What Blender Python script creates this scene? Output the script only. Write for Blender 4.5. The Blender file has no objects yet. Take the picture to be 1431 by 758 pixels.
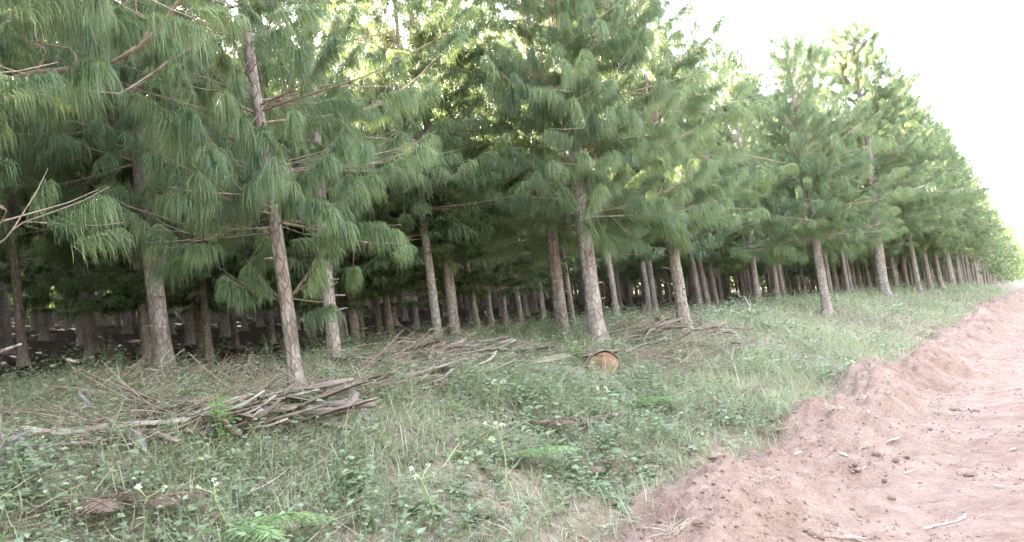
import bpy, math, random
import numpy as np
PI = math.pi
rng = np.random.default_rng(7)
SC = bpy.context.scene
COL = SC.collection
UP = np.array([0., 0., 1.])

# ------------------------------------------------------------------ camera model
FPX, CX, CY = 1145., 715.5, 379.
ROLL, PITCH = math.radians(-7.4), math.radians(4.65)
EYE = 1.6
TH = math.radians(33)                       # heading of the road, to the right of the view
A_DIR = np.array([math.sin(TH), math.cos(TH)])
L_DIR = np.array([-math.cos(TH), math.sin(TH)])

def ray(u, v):
    x, y = u - CX, CY - v
    c, s = math.cos(ROLL), math.sin(ROLL)
    X, Y = c * x - s * y, s * x + c * y
    cp, sp = math.cos(PITCH), math.sin(PITCH)
    d = np.array([X, FPX * cp - Y * sp, FPX * sp + Y * cp])
    return d / d[1]

def project(p):
    x, y, z = p[0], p[1], p[2] - EYE
    cp, sp = math.cos(PITCH), math.sin(PITCH)
    Yc, Zc = -y * sp + z * cp, y * cp + z * sp
    if Zc < .1: return None
    X, Y = x / Zc * FPX, Yc / Zc * FPX
    c, s = math.cos(-ROLL), math.sin(-ROLL)
    return CX + c * X - s * Y, CY - (s * X + c * Y), Zc

# ------------------------------------------------------------------ noise
def _hash(ix, iy, seed):
    h = (ix.astype(np.int64) * 374761393 + iy.astype(np.int64) * 668265263 + seed * 1442695041) & 0xffffffff
    h = ((h ^ (h >> 13)) * 1274126177) & 0xffffffff
    return ((h ^ (h >> 16)) & 0xffff) / 65535.0

def vnoise(x, y, seed=0):
    x = np.asarray(x, float); y = np.asarray(y, float)
    ix, iy = np.floor(x), np.floor(y)
    fx, fy = x - ix, y - iy
    fx = fx * fx * (3 - 2 * fx); fy = fy * fy * (3 - 2 * fy)
    a, b = _hash(ix, iy, seed), _hash(ix + 1, iy, seed)
    c, d = _hash(ix, iy + 1, seed), _hash(ix + 1, iy + 1, seed)
    return (a * (1 - fx) + b * fx) * (1 - fy) + (c * (1 - fx) + d * fx) * fy - .5

def fbm(x, y, seed=0, oct=4, gain=.5):
    s, k, f = 0, 1, 1
    for i in range(oct):
        s = s + k * vnoise(x * f + 13.7 * i, y * f - 7.1 * i, seed + i); k *= gain; f *= 2.03
    return s

# ------------------------------------------------------------------ terrain
def base_l(a, l):
    """lateral coordinate after the wandering of the bank's edge"""
    return l + .45 * vnoise(a / 2.6, a * 0 + 3, 11) + .22 * vnoise(a / .8, a * 0 + 1, 12)

def terrain(a, l):
    a = np.asarray(a, float); l = np.asarray(l, float)
    z = np.interp(l, [-60, -8, -5.2, -4, -2.2, 0, 1.3], [1.2, .5, .32, 0.02, .03, 0, .0])
    le = base_l(a, l)
    bank = np.interp(le, [1.1, 1.38, 1.62, 1.9, 2.1, 2.45, 2.7, 3.1, 5, 7, 9, 12, 20, 40, 90],
                     [0, .08, .26, .40, .42, .36, .43, .62, 1.3, 1.52, 1.68, 1.95, 2.7, 5.2, 12.5])
    z = np.where(l > 1, np.maximum(bank, 0), z)
    z = z - np.clip(a - 50, 0, 400) * .012
    # tyre ruts and lumpy graded dirt
    rut = np.exp(-((l + .55 + .1 * vnoise(a / 3, a * 0, 21)) / .16) ** 2) + np.exp(-((l + 2.3 + .1 * vnoise(a / 3, a * 0 + 9, 22)) / .18) ** 2)
    rut = rut + .6 * np.exp(-((l - 1.0 + .14 * vnoise(a / 2.4, a * 0 + 4, 23)) / .10) ** 2) - .3 * np.exp(-((l - 1.22 + .14 * vnoise(a / 2.4, a * 0 + 4, 23)) / .09) ** 2)
    wob = .034 * rut
    z = z - wob * (l < 1.5)
    w_bank = np.exp(-((le - 2.0) / .75) ** 2)
    z = z + w_bank * (.34 * fbm(a / 1.1, l / .6, 31, 3, .5) + .13 * np.abs(fbm(a / .34, l / .28, 33, 4, .66)) + .05 * fbm(a / .11, l / .09, 34, 3, .6))
    lump = np.clip(fbm(a / .13, l / .13, 35, 2) , 0, 1)
    z = z + w_bank * .09 * lump
    w_road = np.clip((1.7 - l) / .5, 0, 1) * np.clip((l + 4.5) / .5, 0, 1)
    z = z + w_road * (.030 * fbm(a / 2.2, l / .9, 41, 2) + .008 * fbm(a / .12, l / .1, 44, 3))
    w_ver = np.clip((le - 2.9) / .8, 0, 1)
    z = z + w_ver * (.16 * fbm(a / 2.2, l / 1.6, 51, 3) + .05 * fbm(a / .35, l / .35, 52, 2))
    return z

def al(x, y):
    return x * A_DIR[0] + y * A_DIR[1], x * L_DIR[0] + y * L_DIR[1]
def xy(a, l):
    return a * A_DIR[0] + l * L_DIR[0], a * A_DIR[1] + l * L_DIR[1]
def gz(x, y):
    return terrain(*al(np.asarray(x, float), np.asarray(y, float)))
def ground_hit(u, v, far=160):
    d = ray(u, v)
    t = np.concatenate([np.linspace(2.5, 30, 2200), np.linspace(30, far, 2600)])
    e = EYE + t * d[2] - gz(t * d[0], t * d[1])
    i = int(np.argmax(e < 0)) if (e < 0).any() else -1
    return np.array([t[i] * d[0], t[i] * d[1], float(gz(t[i] * d[0], t[i] * d[1]))])

# ------------------------------------------------------------------ node materials
def new_mat(name):
    m = bpy.data.materials.new(name); m.use_nodes = True
    nt = m.node_tree; nt.nodes.clear()
    return m, nt
class NB:
    def __init__(s, nt): s.nt = nt
    def n(s, t, **kw):
        nd = s.nt.nodes.new(t)
        for k, v in kw.items():
            if k == 'inp':
                for kk, vv in v.items():
                    if isinstance(vv, bpy.types.NodeSocket): s.nt.links.new(vv, nd.inputs[kk])
                    else: nd.inputs[kk].default_value = vv
            else: setattr(nd, k, v)
        return nd
    def noise(s, vec, scale, detail=4, rough=.55, out='Fac'):
        nd = s.n('ShaderNodeTexNoise', inp={'Scale': scale, 'Detail': detail, 'Roughness': rough})
        if vec is not None: s.nt.links.new(vec, nd.inputs['Vector'])
        return nd.outputs[out]
    def ramp(s, fac, stops):
        nd = s.n('ShaderNodeValToRGB'); cr = nd.color_ramp
        while len(cr.elements) < len(stops): cr.elements.new(.5)
        for e, (p, c) in zip(cr.elements, stops):
            e.position = p; e.color = (c, c, c, 1) if isinstance(c, (int, float)) else (*c, 1)
        s.nt.links.new(fac, nd.inputs[0]); return nd.outputs[0]
    def mix(s, fac, a, b, mode='MIX'):
        nd = s.n('ShaderNodeMix', data_type='RGBA', blend_type=mode)
        for k, v in ((0, fac), (6, a), (7, b)):
            if isinstance(v, bpy.types.NodeSocket): s.nt.links.new(v, nd.inputs[k])
            else: nd.inputs[k].default_value = v if k == 0 else (*v, 1)
        return nd.outputs[2]
    def math(s, op, a, b=0.):
        nd = s.n('ShaderNodeMath', operation=op)
        for k, v in ((0, a), (1, b)):
            if isinstance(v, bpy.types.NodeSocket): s.nt.links.new(v, nd.inputs[k])
            else: nd.inputs[k].default_value = v
        return nd.outputs[0]
    def bump(s, h, strength, dist=.02):
        return s.n('ShaderNodeBump', inp={'Height': h, 'Strength': strength, 'Distance': dist}).outputs[0]
    def out(s, sh): s.nt.links.new(sh, s.n('ShaderNodeOutputMaterial').inputs[0])

def leafy(name, stops, trans, tfac=.35, rough=.45, coat=.0, hue_noise=.0):
    """thin foliage: every blade carries its own 'tint' (its own colour), light passes through it"""
    m, nt = new_mat(name); b = NB(nt)
    t = b.n('ShaderNodeAttribute', attribute_name='tint').outputs['Fac']
    col = b.ramp(t, stops)
    p = b.n('ShaderNodeBsdfPrincipled', inp={'Base Color': col, 'Roughness': rough, 'Specular IOR Level': .5})
    tcol = b.mix(.55, col, trans)
    tr = b.n('ShaderNodeBsdfTranslucent', inp={'Color': tcol})
    mx = b.n('ShaderNodeMixShader', inp={0: tfac, 1: p.outputs[0], 2: tr.outputs[0]})
    b.out(mx.outputs[0]); return m

M = {}
M['needle'] = leafy('pine_needles', [(0, (.060, .102, .056)), (.35, (.112, .166, .086)), (.7, (.165, .22, .112)), (.93, (.22, .265, .125)), (1, (.24, .17, .08))],
                    (.38, .45, .10), .36, .34)
M['grass'] = leafy('grass_blades', [(0, (.19, .22, .12)), (.45, (.29, .32, .185)), (.72, (.40, .40, .27)), (1, (.55, .49, .38))], (.36, .42, .17), .35, .42)
M['weed'] = leafy('weed_leaves', [(0, (.145, .185, .12)), (.5, (.23, .275, .17)), (.85, (.30, .335, .19)), (1, (.38, .37, .18))], (.26, .34, .10), .3, .42)
M['straw'] = leafy('dry_stalks', [(0, (.17, .12, .10)), (.5, (.33, .25, .19)), (1, (.50, .42, .31))], (.4, .3, .16), .15, .7)
M['litter'] = leafy('fallen_needles', [(0, (.07, .045, .035)), (.6, (.15, .09, .06)), (1, (.24, .15, .09))], (.2, .1, .05), .1, .8)
M['fern'] = leafy('fern_green', [(0, (.19, .28, .11)), (1, (.30, .40, .17))], (.35, .45, .12), .3, .5)
M['deadfern'] = leafy('fern_dead', [(0, (.12, .075, .055)), (1, (.26, .175, .125))], (.3, .15, .08), .15, .8)
M['shrub'] = leafy('shrub_leaves', [(0, (.08, .20, .06)), (1, (.20, .36, .10))], (.3, .45, .06), .3, .45)
M['petal'] = leafy('white_florets', [(0, (.55, .55, .42)), (1, (.8, .8, .7))], (.7, .7, .5), .3, .6)
M['stem'] = leafy('pale_stem', [(0, (.25, .33, .12)), (1, (.42, .45, .2))], (.4, .4, .15), .1, .6)

def wood_mat(name, stops, stretch=(1, 1, .12), scale=22, bump=.6, spots=None, rough=.9, obj=True, plates=True):
    m, nt = new_mat(name); b = NB(nt)
    tc = b.n('ShaderNodeTexCoord').outputs['Object']
    mp = b.n('ShaderNodeMapping', inp={'Scale': stretch}); nt.links.new(tc, mp.inputs[0])
    v = mp.outputs[0]
    n1 = b.noise(v, scale, 6, .65)
    n2 = b.noise(tc, 3.2, 3, .5)
    rnd = b.n('ShaderNodeObjectInfo').outputs['Random']
    f = b.math('ADD', b.math('MULTIPLY', n1, .75), b.math('MULTIPLY', n2, .35))
    f = b.math('ADD', f, b.math('MULTIPLY', b.math('SUBTRACT', rnd, .5), .16))
    col = b.ramp(f, stops)
    h = n1
    if plates:
        vo = b.n('ShaderNodeTexVoronoi', feature='DISTANCE_TO_EDGE', inp={'Scale': 24.}); 
        mp2 = b.n('ShaderNodeMapping', inp={'Scale': (1, 1, .35)})
        wv = b.mix(.035, tc, b.n('ShaderNodeTexNoise', inp={'Scale': 9., 'Vector': tc}).outputs['Color'])
        nt.links.new(wv, mp2.inputs[0]); nt.links.new(mp2.outputs[0], vo.inputs['Vector'])
        cr = b.ramp(vo.outputs[0], [(0, 0.), (.16, 1.)])
        col = b.mix(b.math('MULTIPLY', b.math('SUBTRACT', 1., cr), .6), col, (.075, .05, .042))
        h = b.math('ADD', n1, b.math('MULTIPLY', cr, .7))
    if spots:
        sp = b.ramp(b.noise(tc, 17, 4, .6), [(.60, 0.), (.68, 1.)])
        col = b.mix(b.math('MULTIPLY', sp, .65), col, spots)
    p = b.n('ShaderNodeBsdfPrincipled', inp={'Base Color': col, 'Roughness': rough, 'Specular IOR Level': .2})
    nt.links.new(b.bump(h, bump, .015), p.inputs['Normal'])
    b.out(p.outputs[0]); return m
M['bark'] = wood_mat('pine_bark', [(.3, (.14, .105, .094)), (.5, (.285, .225, .20)), (.68, (.41, .345, .315)), (.85, (.52, .46, .425))], spots=(.48, .47, .42))
M['twig'] = wood_mat('pine_branch_bark', [(.3, (.15, .10, .08)), (.55, (.33, .245, .195)), (.8, (.47, .39, .33))], scale=30, plates=False, stretch=(1, 1, 1))
M['slab'] = wood_mat('loose_bark', [(.25, (.075, .048, .040)), (.45, (.17, .118, .098)), (.65, (.27, .20, .17)), (.85, (.37, .30, .26))], stretch=(.08, 1, 1), scale=45, plates=False)
M['palewood'] = wood_mat('bare_wood', [(.3, (.26, .20, .165)), (.55, (.38, .31, .26)), (.8, (.50, .44, .38))], stretch=(.08, 1, 1), scale=40, plates=False)
M['greywood'] = wood_mat('weathered_wood', [(.3, (.12, .095, .09)), (.55, (.215, .18, .17)), (.8, (.33, .29, .275))], stretch=(.08, 1, 1), scale=40, plates=False)
M['chip'] = wood_mat('white_splinter', [(.3, (.34, .29, .25)), (.8, (.56, .51, .46))], stretch=(.1, 1, 1), scale=40, plates=False)
def cut_mat():
    m, nt = new_mat('sawn_log_end'); b = NB(nt)
    tc = b.n('ShaderNodeTexCoord').outputs['Object']
    wv = b.n('ShaderNodeTexWave', wave_type='RINGS', rings_direction='X', inp={'Scale': 16., 'Distortion': 4., 'Detail': 3.}); nt.links.new(tc, wv.inputs[0])
    f = b.math('ADD', b.math('MULTIPLY', wv.outputs['Fac'], .12), b.math('MULTIPLY', b.noise(tc, 14, 5), .85))
    col = b.ramp(f, [(.25, (.19, .095, .055)), (.5, (.34, .195, .12)), (.75, (.46, .32, .23))])
    p = b.n('ShaderNodeBsdfPrincipled', inp={'Base Color': col, 'Roughness': .85})
    nt.links.new(b.bump(f, .5, .01), p.inputs['Normal']); b.out(p.outputs[0]); return m
M['cut'] = cut_mat()

def soil_mat(name, verge):
    m, nt = new_mat(name); b = NB(nt)
    pos = b.n('ShaderNodeNewGeometry').outputs['Position']
    big = b.noise(pos, .7, 4); mid = b.noise(pos, 4.5, 5, .6); fine = b.noise(pos, 38, 5, .7)
    f = b.math('ADD', b.math('ADD', b.math('MULTIPLY', big, .3), b.math('MULTIPLY', mid, .4)), b.math('MULTIPLY', fine, .35))
    dirt = b.ramp(f, [(.34, (.115, .066, .050)), (.47, (.23, .145, .115)), (.58, (.30, .202, .163)), (.72, (.385, .28, .232))])
    # pale straw dust and grit
    grit = b.ramp(b.noise(pos, 90, 3, .8), [(.62, 0.), (.72, 1.)])
    dirt = b.mix(b.math('MULTIPLY', grit, .35), dirt, (.36, .29, .25))
    dk = b.ramp(b.noise(pos, 2.1, 6, .7), [(.52, 0.), (.68, 1.)])
    dirt = b.mix(b.math('MULTIPLY', dk, .35), dirt, (.17, .11, .092))
    col = dirt
    if verge:
        dot = b.n('ShaderNodeVectorMath', operation='DOT_PRODUCT', inp={1: (L_DIR[0], L_DIR[1], 0)}); nt.links.new(pos, dot.inputs[0])
        l = b.math('ADD', dot.outputs['Value'], b.math('MULTIPLY', b.math('SUBTRACT', b.noise(pos, .9, 5, .65), .5), 1.6))
        soil = b.ramp(b.noise(pos, 13, 6, .7), [(.3, (.09, .065, .05)), (.5, (.21, .165, .12)), (.62, (.30, .25, .18)), (.75, (.36, .29, .22))])
        k = b.ramp(b.math('MULTIPLY', l, .1), [(.235, 0.), (.285, 1.)])
        col = b.mix(k, dirt, soil)
        shade_litter = b.ramp(b.noise(pos, 26, 6, .75), [(.3, (.016, .011, .009)), (.5, (.034, .022, .016)), (.7, (.06, .04, .028))])  # needle litter, its brown darkened to paint in the forest interior's shade
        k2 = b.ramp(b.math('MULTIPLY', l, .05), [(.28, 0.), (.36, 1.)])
        col = b.mix(k2, col, shade_litter)
    p = b.n('ShaderNodeBsdfPrincipled', inp={'Base Color': col, 'Roughness': .95, 'Specular IOR Level': .15})
    crumb = b.n('ShaderNodeTexVoronoi', inp={'Scale': 34.}); nt.links.new(b.mix(.03, pos, b.n('ShaderNodeTexNoise', inp={'Scale': 20., 'Vector': pos}).outputs['Color']), crumb.inputs['Vector'])
    h = b.math('ADD', b.math('MULTIPLY', mid, .25), b.math('ADD', b.math('MULTIPLY', fine, .55), b.math('ADD', b.math('MULTIPLY', crumb.outputs['Distance'], -.35), b.math('MULTIPLY', grit, .15))))
    nt.links.new(b.bump(h, .9, .035), p.inputs['Normal']); b.out(p.outputs[0]); return m
M['road'] = soil_mat('red_dirt', False)
M['soil'] = soil_mat('verge_soil', True)
def stone_mat():
    m, nt = new_mat('dusty_stone'); b = NB(nt)
    tc = b.n('ShaderNodeTexCoord').outputs['Object']
    rnd = b.n('ShaderNodeObjectInfo').outputs['Random']
    f = b.math('ADD', b.noise(tc, 25, 5, .65), b.math('MULTIPLY', b.math('SUBTRACT', rnd, .35), .3))
    col = b.ramp(f, [(.25, (.19, .118, .088)), (.5, (.28, .185, .143)), (.8, (.36, .27, .225))])
    p = b.n('ShaderNodeBsdfPrincipled', inp={'Base Color': col, 'Roughness': .95, 'Specular IOR Level': .15})
    nt.links.new(b.bump(f, .7, .02), p.inputs['Normal']); b.out(p.outputs[0]); return m
M['stone'] = stone_mat()

# ------------------------------------------------------------------ mesh assembly
class MB:
    """collects numpy chunks of quads and triangles into ONE mesh"""
    def __init__(s): s.v = []; s.q = []; s.t = []; s.qm = []; s.tm = []; s.tint = []; s.n = 0
    def add(s, v, q=None, t=None, mat=0, tint=None):
        v = np.asarray(v, float).reshape(-1, 3)
        if q is not None and len(q): s.q.append(np.asarray(q) + s.n); s.qm.append(np.full(len(q), mat))
        if t is not None and len(t): s.t.append(np.asarray(t) + s.n); s.tm.append(np.full(len(t), mat))
        s.v.append(v); s.tint.append(np.full(len(v), .5) if tint is None else np.broadcast_to(tint, (len(v),)))
        s.n += len(v)
    def arrays(s):
        v = np.concatenate(s.v); q = np.concatenate(s.q) if s.q else np.zeros((0, 4), int)
        t = np.concatenate(s.t) if s.t else np.zeros((0, 3), int)
        return (v, q, t, np.concatenate(s.qm) if s.qm else np.zeros(0, int), np.concatenate(s.tm) if s.tm else np.zeros(0, int), np.concatenate(s.tint))
    def mesh(s, name, mats, smooth=True):
        v, q, t, qm, tm, tint = s.arrays()
        me = bpy.data.meshes.new(name)
        me.vertices.add(len(v)); me.vertices.foreach_set('co', v.astype(np.float32).ravel())
        nl = len(q) * 4 + len(t) * 3
        me.loops.add(nl); me.loops.foreach_set('vertex_index', np.concatenate([q.ravel(), t.ravel()]).astype(np.int32))
        me.polygons.add(len(q) + len(t))
        ls = np.concatenate([np.arange(len(q)) * 4, len(q) * 4 + np.arange(len(t)) * 3]).astype(np.int32)
        me.polygons.foreach_set('loop_start', ls)
        me.polygons.foreach_set('material_index', np.concatenate([qm, tm]).astype(np.int32))
        me.polygons.foreach_set('use_smooth', np.full(len(q) + len(t), smooth))
        at = me.attributes.new('tint', 'FLOAT', 'POINT'); at.data.foreach_set('value', tint.astype(np.float32))
        for m in mats: me.materials.append(m)
        me.update(calc_edges=True); return me
    def obj(s, name, mats, parent=None, smooth=True):
        o = bpy.data.objects.new(name, s.mesh(name, mats, smooth)); COL.objects.link(o)
        if parent: o.parent = parent
        return o

def tubes(mb, P, R, sides=5, mat=0, tint=None, cap=True, rough=0., seed=0):
    """P (N,K,3) paths, R (N,K) radii"""
    P = np.asarray(P, float); R = np.asarray(R, float)
    N, K, _ = P.shape
    T = np.gradient(P, axis=1); T /= np.linalg.norm(T, axis=2, keepdims=True) + 1e-9
    ref = np.where(np.abs(T[:, :1, 2:3]) > .8, np.array([1., 0, 0]), UP)
    U = np.cross(T, ref); U /= np.linalg.norm(U, axis=2, keepdims=True) + 1e-9
    V = np.cross(T, U)
    ang = np.arange(sides) * 2 * PI / sides
    rr = R[:, :, None] * np.ones(sides)
    if rough: rr = rr * (1 + rough * (np.random.default_rng(seed).random(rr.shape) - .5))
    ring = P[:, :, None] + rr[..., None] * (np.cos(ang)[:, None] * U[:, :, None] + np.sin(ang)[:, None] * V[:, :, None])
    idx = np.arange(N * K * sides).reshape(N, K, sides)
    q = np.stack([idx[:, :-1], np.roll(idx, -1, 2)[:, :-1], np.roll(idx, -1, 2)[:, 1:], idx[:, 1:]], -1).reshape(-1, 4)
    t = None
    tn = None if tint is None else np.repeat(tint, K * sides)
    mb.add(ring.reshape(-1, 3), q[:, ::-1], None, mat, tn)
    if cap:
        for k, fl in ((0, 1), (K - 1, 0)):
            vv = ring[:, k].reshape(-1, 3)
            ids = np.arange(N * sides).reshape(N, sides)
            tr = np.concatenate([np.stack([ids[:, 0], ids[:, i], ids[:, i + 1]], 1) for i in range(1, sides - 1)])
            mb.add(vv, None, tr if fl else tr[:, ::-1], mat, None if tint is None else np.repeat(tint, sides))

def strips(mb, P, Wd, side, mat=0, tint=None):
    """tapering ribbons: P (N,K,3); Wd (N,K) half widths, last point is the tip; side (N,3)"""
    N, K, _ = P.shape
    A = P[:, :-1] - side[:, None] * Wd[:, :-1, None]; B = P[:, :-1] + side[:, None] * Wd[:, :-1, None]
    v = np.concatenate([A, B, P[:, -1:]], 1)            # (N, 2(K-1)+1)
    m = 2 * (K - 1) + 1
    off = (np.arange(N) * m)[:, None]
    k = np.arange(K - 2)
    q = np.stack([off + k, off + k + 1, off + (K - 1) + k + 1, off + (K - 1) + k], -1).reshape(-1, 4)
    t = np.stack([off[:, 0] + K - 2, off[:, 0] + m - 1, off[:, 0] + 2 * (K - 1) - 1], -1)
    mb.add(v.reshape(-1, 3), q if K > 2 else None, t, mat, None if tint is None else np.repeat(tint, m))

def unit(v): return v / (np.linalg.norm(v, axis=-1, keepdims=True) + 1e-9)

# ------------------------------------------------------------------ pines
def sway(seed, H, amt):
    r = np.random.default_rng(seed)
    ph = r.random(4) * 6.28
    def c(z):
        z = np.asarray(z, float); s = z / H
        return np.stack([amt * H * (np.sin(2.2 * s + ph[0]) - np.sin(ph[0])) * .5 + .012 * H * (np.sin(9 * s + ph[1]) - np.sin(ph[1])) * amt * 12,
                         amt * H * (np.sin(2.0 * s + ph[2]) - np.sin(ph[2])) * .5 + .012 * H * (np.sin(8 * s + ph[3]) - np.sin(ph[3])) * amt * 12], -1)
    return c

def trunk_mb(seed, H, r0, amt=.02, rings=46, sides=18):
    c = sway(seed, H, amt); r = np.random.default_rng(seed + 5)
    z = np.concatenate([[-.25, 0, .06, .14, .25, .4], np.linspace(.6, H, rings)])
    rad = r0 * (np.clip(1 - z / H, 0, 1) ** .75 * .95 + .03) * (1 + .55 * np.exp(-np.maximum(z, 0) / .13))
    ang = np.arange(sides) * 2 * PI / sides
    mod = 1 + .10 * fbm(ang[None, :] * 2.2 + seed, z[:, None] * 3.5, seed, 3) + .06 * (r.random((len(z), sides)) - .5)
    flare = 1 + .25 * np.exp(-np.maximum(z, 0) / .12)[:, None] * np.sin(ang * 4 + seed)[None, :]
    rr = rad[:, None] * mod * flare
    cc = c(z)
    ring = np.stack([cc[:, None, 0] + rr * np.cos(ang), cc[:, None, 1] + rr * np.sin(ang), np.broadcast_to(z[:, None], rr.shape)], -1)
    idx = np.arange(len(z) * sides).reshape(len(z), sides); nx = np.roll(idx, -1, 1)
    q = np.stack([idx[:-1], nx[:-1], nx[1:], idx[1:]], -1).reshape(-1, 4)
    mb = MB(); mb.add(ring.reshape(-1, 3), q)
    # snapped-off dead branch stubs
    n = 16 if H > 5 else 5
    zs = r.uniform(.5, .45 * H, n); az = r.uniform(0, 6.28, n); p0 = np.concatenate([c(zs), zs[:, None]], 1)
    L = r.uniform(.04, .16, n) + np.interp(zs, z, rad)
    d = np.stack([np.cos(az), np.sin(az), r.uniform(-.1, .5, n)], 1)
    P = p0[:, None] + d[:, None] * (L[:, None] * np.linspace(.0, 1, 3))[..., None]
    tubes(mb, P, np.tile([.014, .011, .007], (n, 1)), 5)
    return mb

LOD = {  # needles per shoot, needle half width, points per needle
    'A': (250, .0025, 4), 'B': (110, .0046, 3), 'C': (44, .0095, 3), 'D': (13, .05, 3), 'E': (4, .14, 2)}

def needles(mb, r, base, axis, lod, L=.25, mat=1, tint0=None, dens=1., slen=.34, lsc=None):
    """mops of long needles hanging from shoots: base (S,3), axis (S,3) unit"""
    n, hw, K = LOD[lod]; n = max(4, int(n * dens)); S = len(base)
    s = r.random((S, n)) ** .8
    p0 = base[:, None] + axis[:, None] * (s * slen)[..., None] + UP * (-.05 * s ** 2)[..., None]
    rad = r.normal(size=(S, n, 3)); rad -= (rad * axis[:, None]).sum(-1, keepdims=True) * axis[:, None]; rad = unit(rad)
    d = unit(axis[:, None] * r.uniform(.15, .75, (S, n))[..., None] + rad * r.uniform(.25, .85, (S, n))[..., None] + UP * .22)
    ll = L * r.uniform(.75, 1.12, (S, n)) * r.uniform(.85, 1.15, (S, 1)) * (1 if lsc is None else lsc[:, None])
    droop = r.uniform(.62, .95, (S, 1)) * r.uniform(.85, 1.1, (S, n))
    tt = np.linspace(0, 1, K)
    P = p0[:, :, None] + ll[..., None, None] * (d[:, :, None] * (tt - .52 * tt ** 2)[:, None] - UP * ((droop[..., None] * tt ** 1.9)[..., None]))
    P = P.reshape(S * n, K, 3)
    side = unit(np.cross(P[:, -1] - P[:, 0], r.normal(size=(S * n, 3))))
    wd = np.tile(hw * np.linspace(1, .55, K), (S * n, 1))
    t0 = r.beta(1.3, 1.5, S) if tint0 is None else tint0
    tint = np.clip(np.repeat(t0, n) * .8 + r.random(S * n) * .22, 0, .93)
    tint = np.where(r.random(S * n) < .02, 1., tint)
    strips(mb, P, wd, side, mat, tint)

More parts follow.
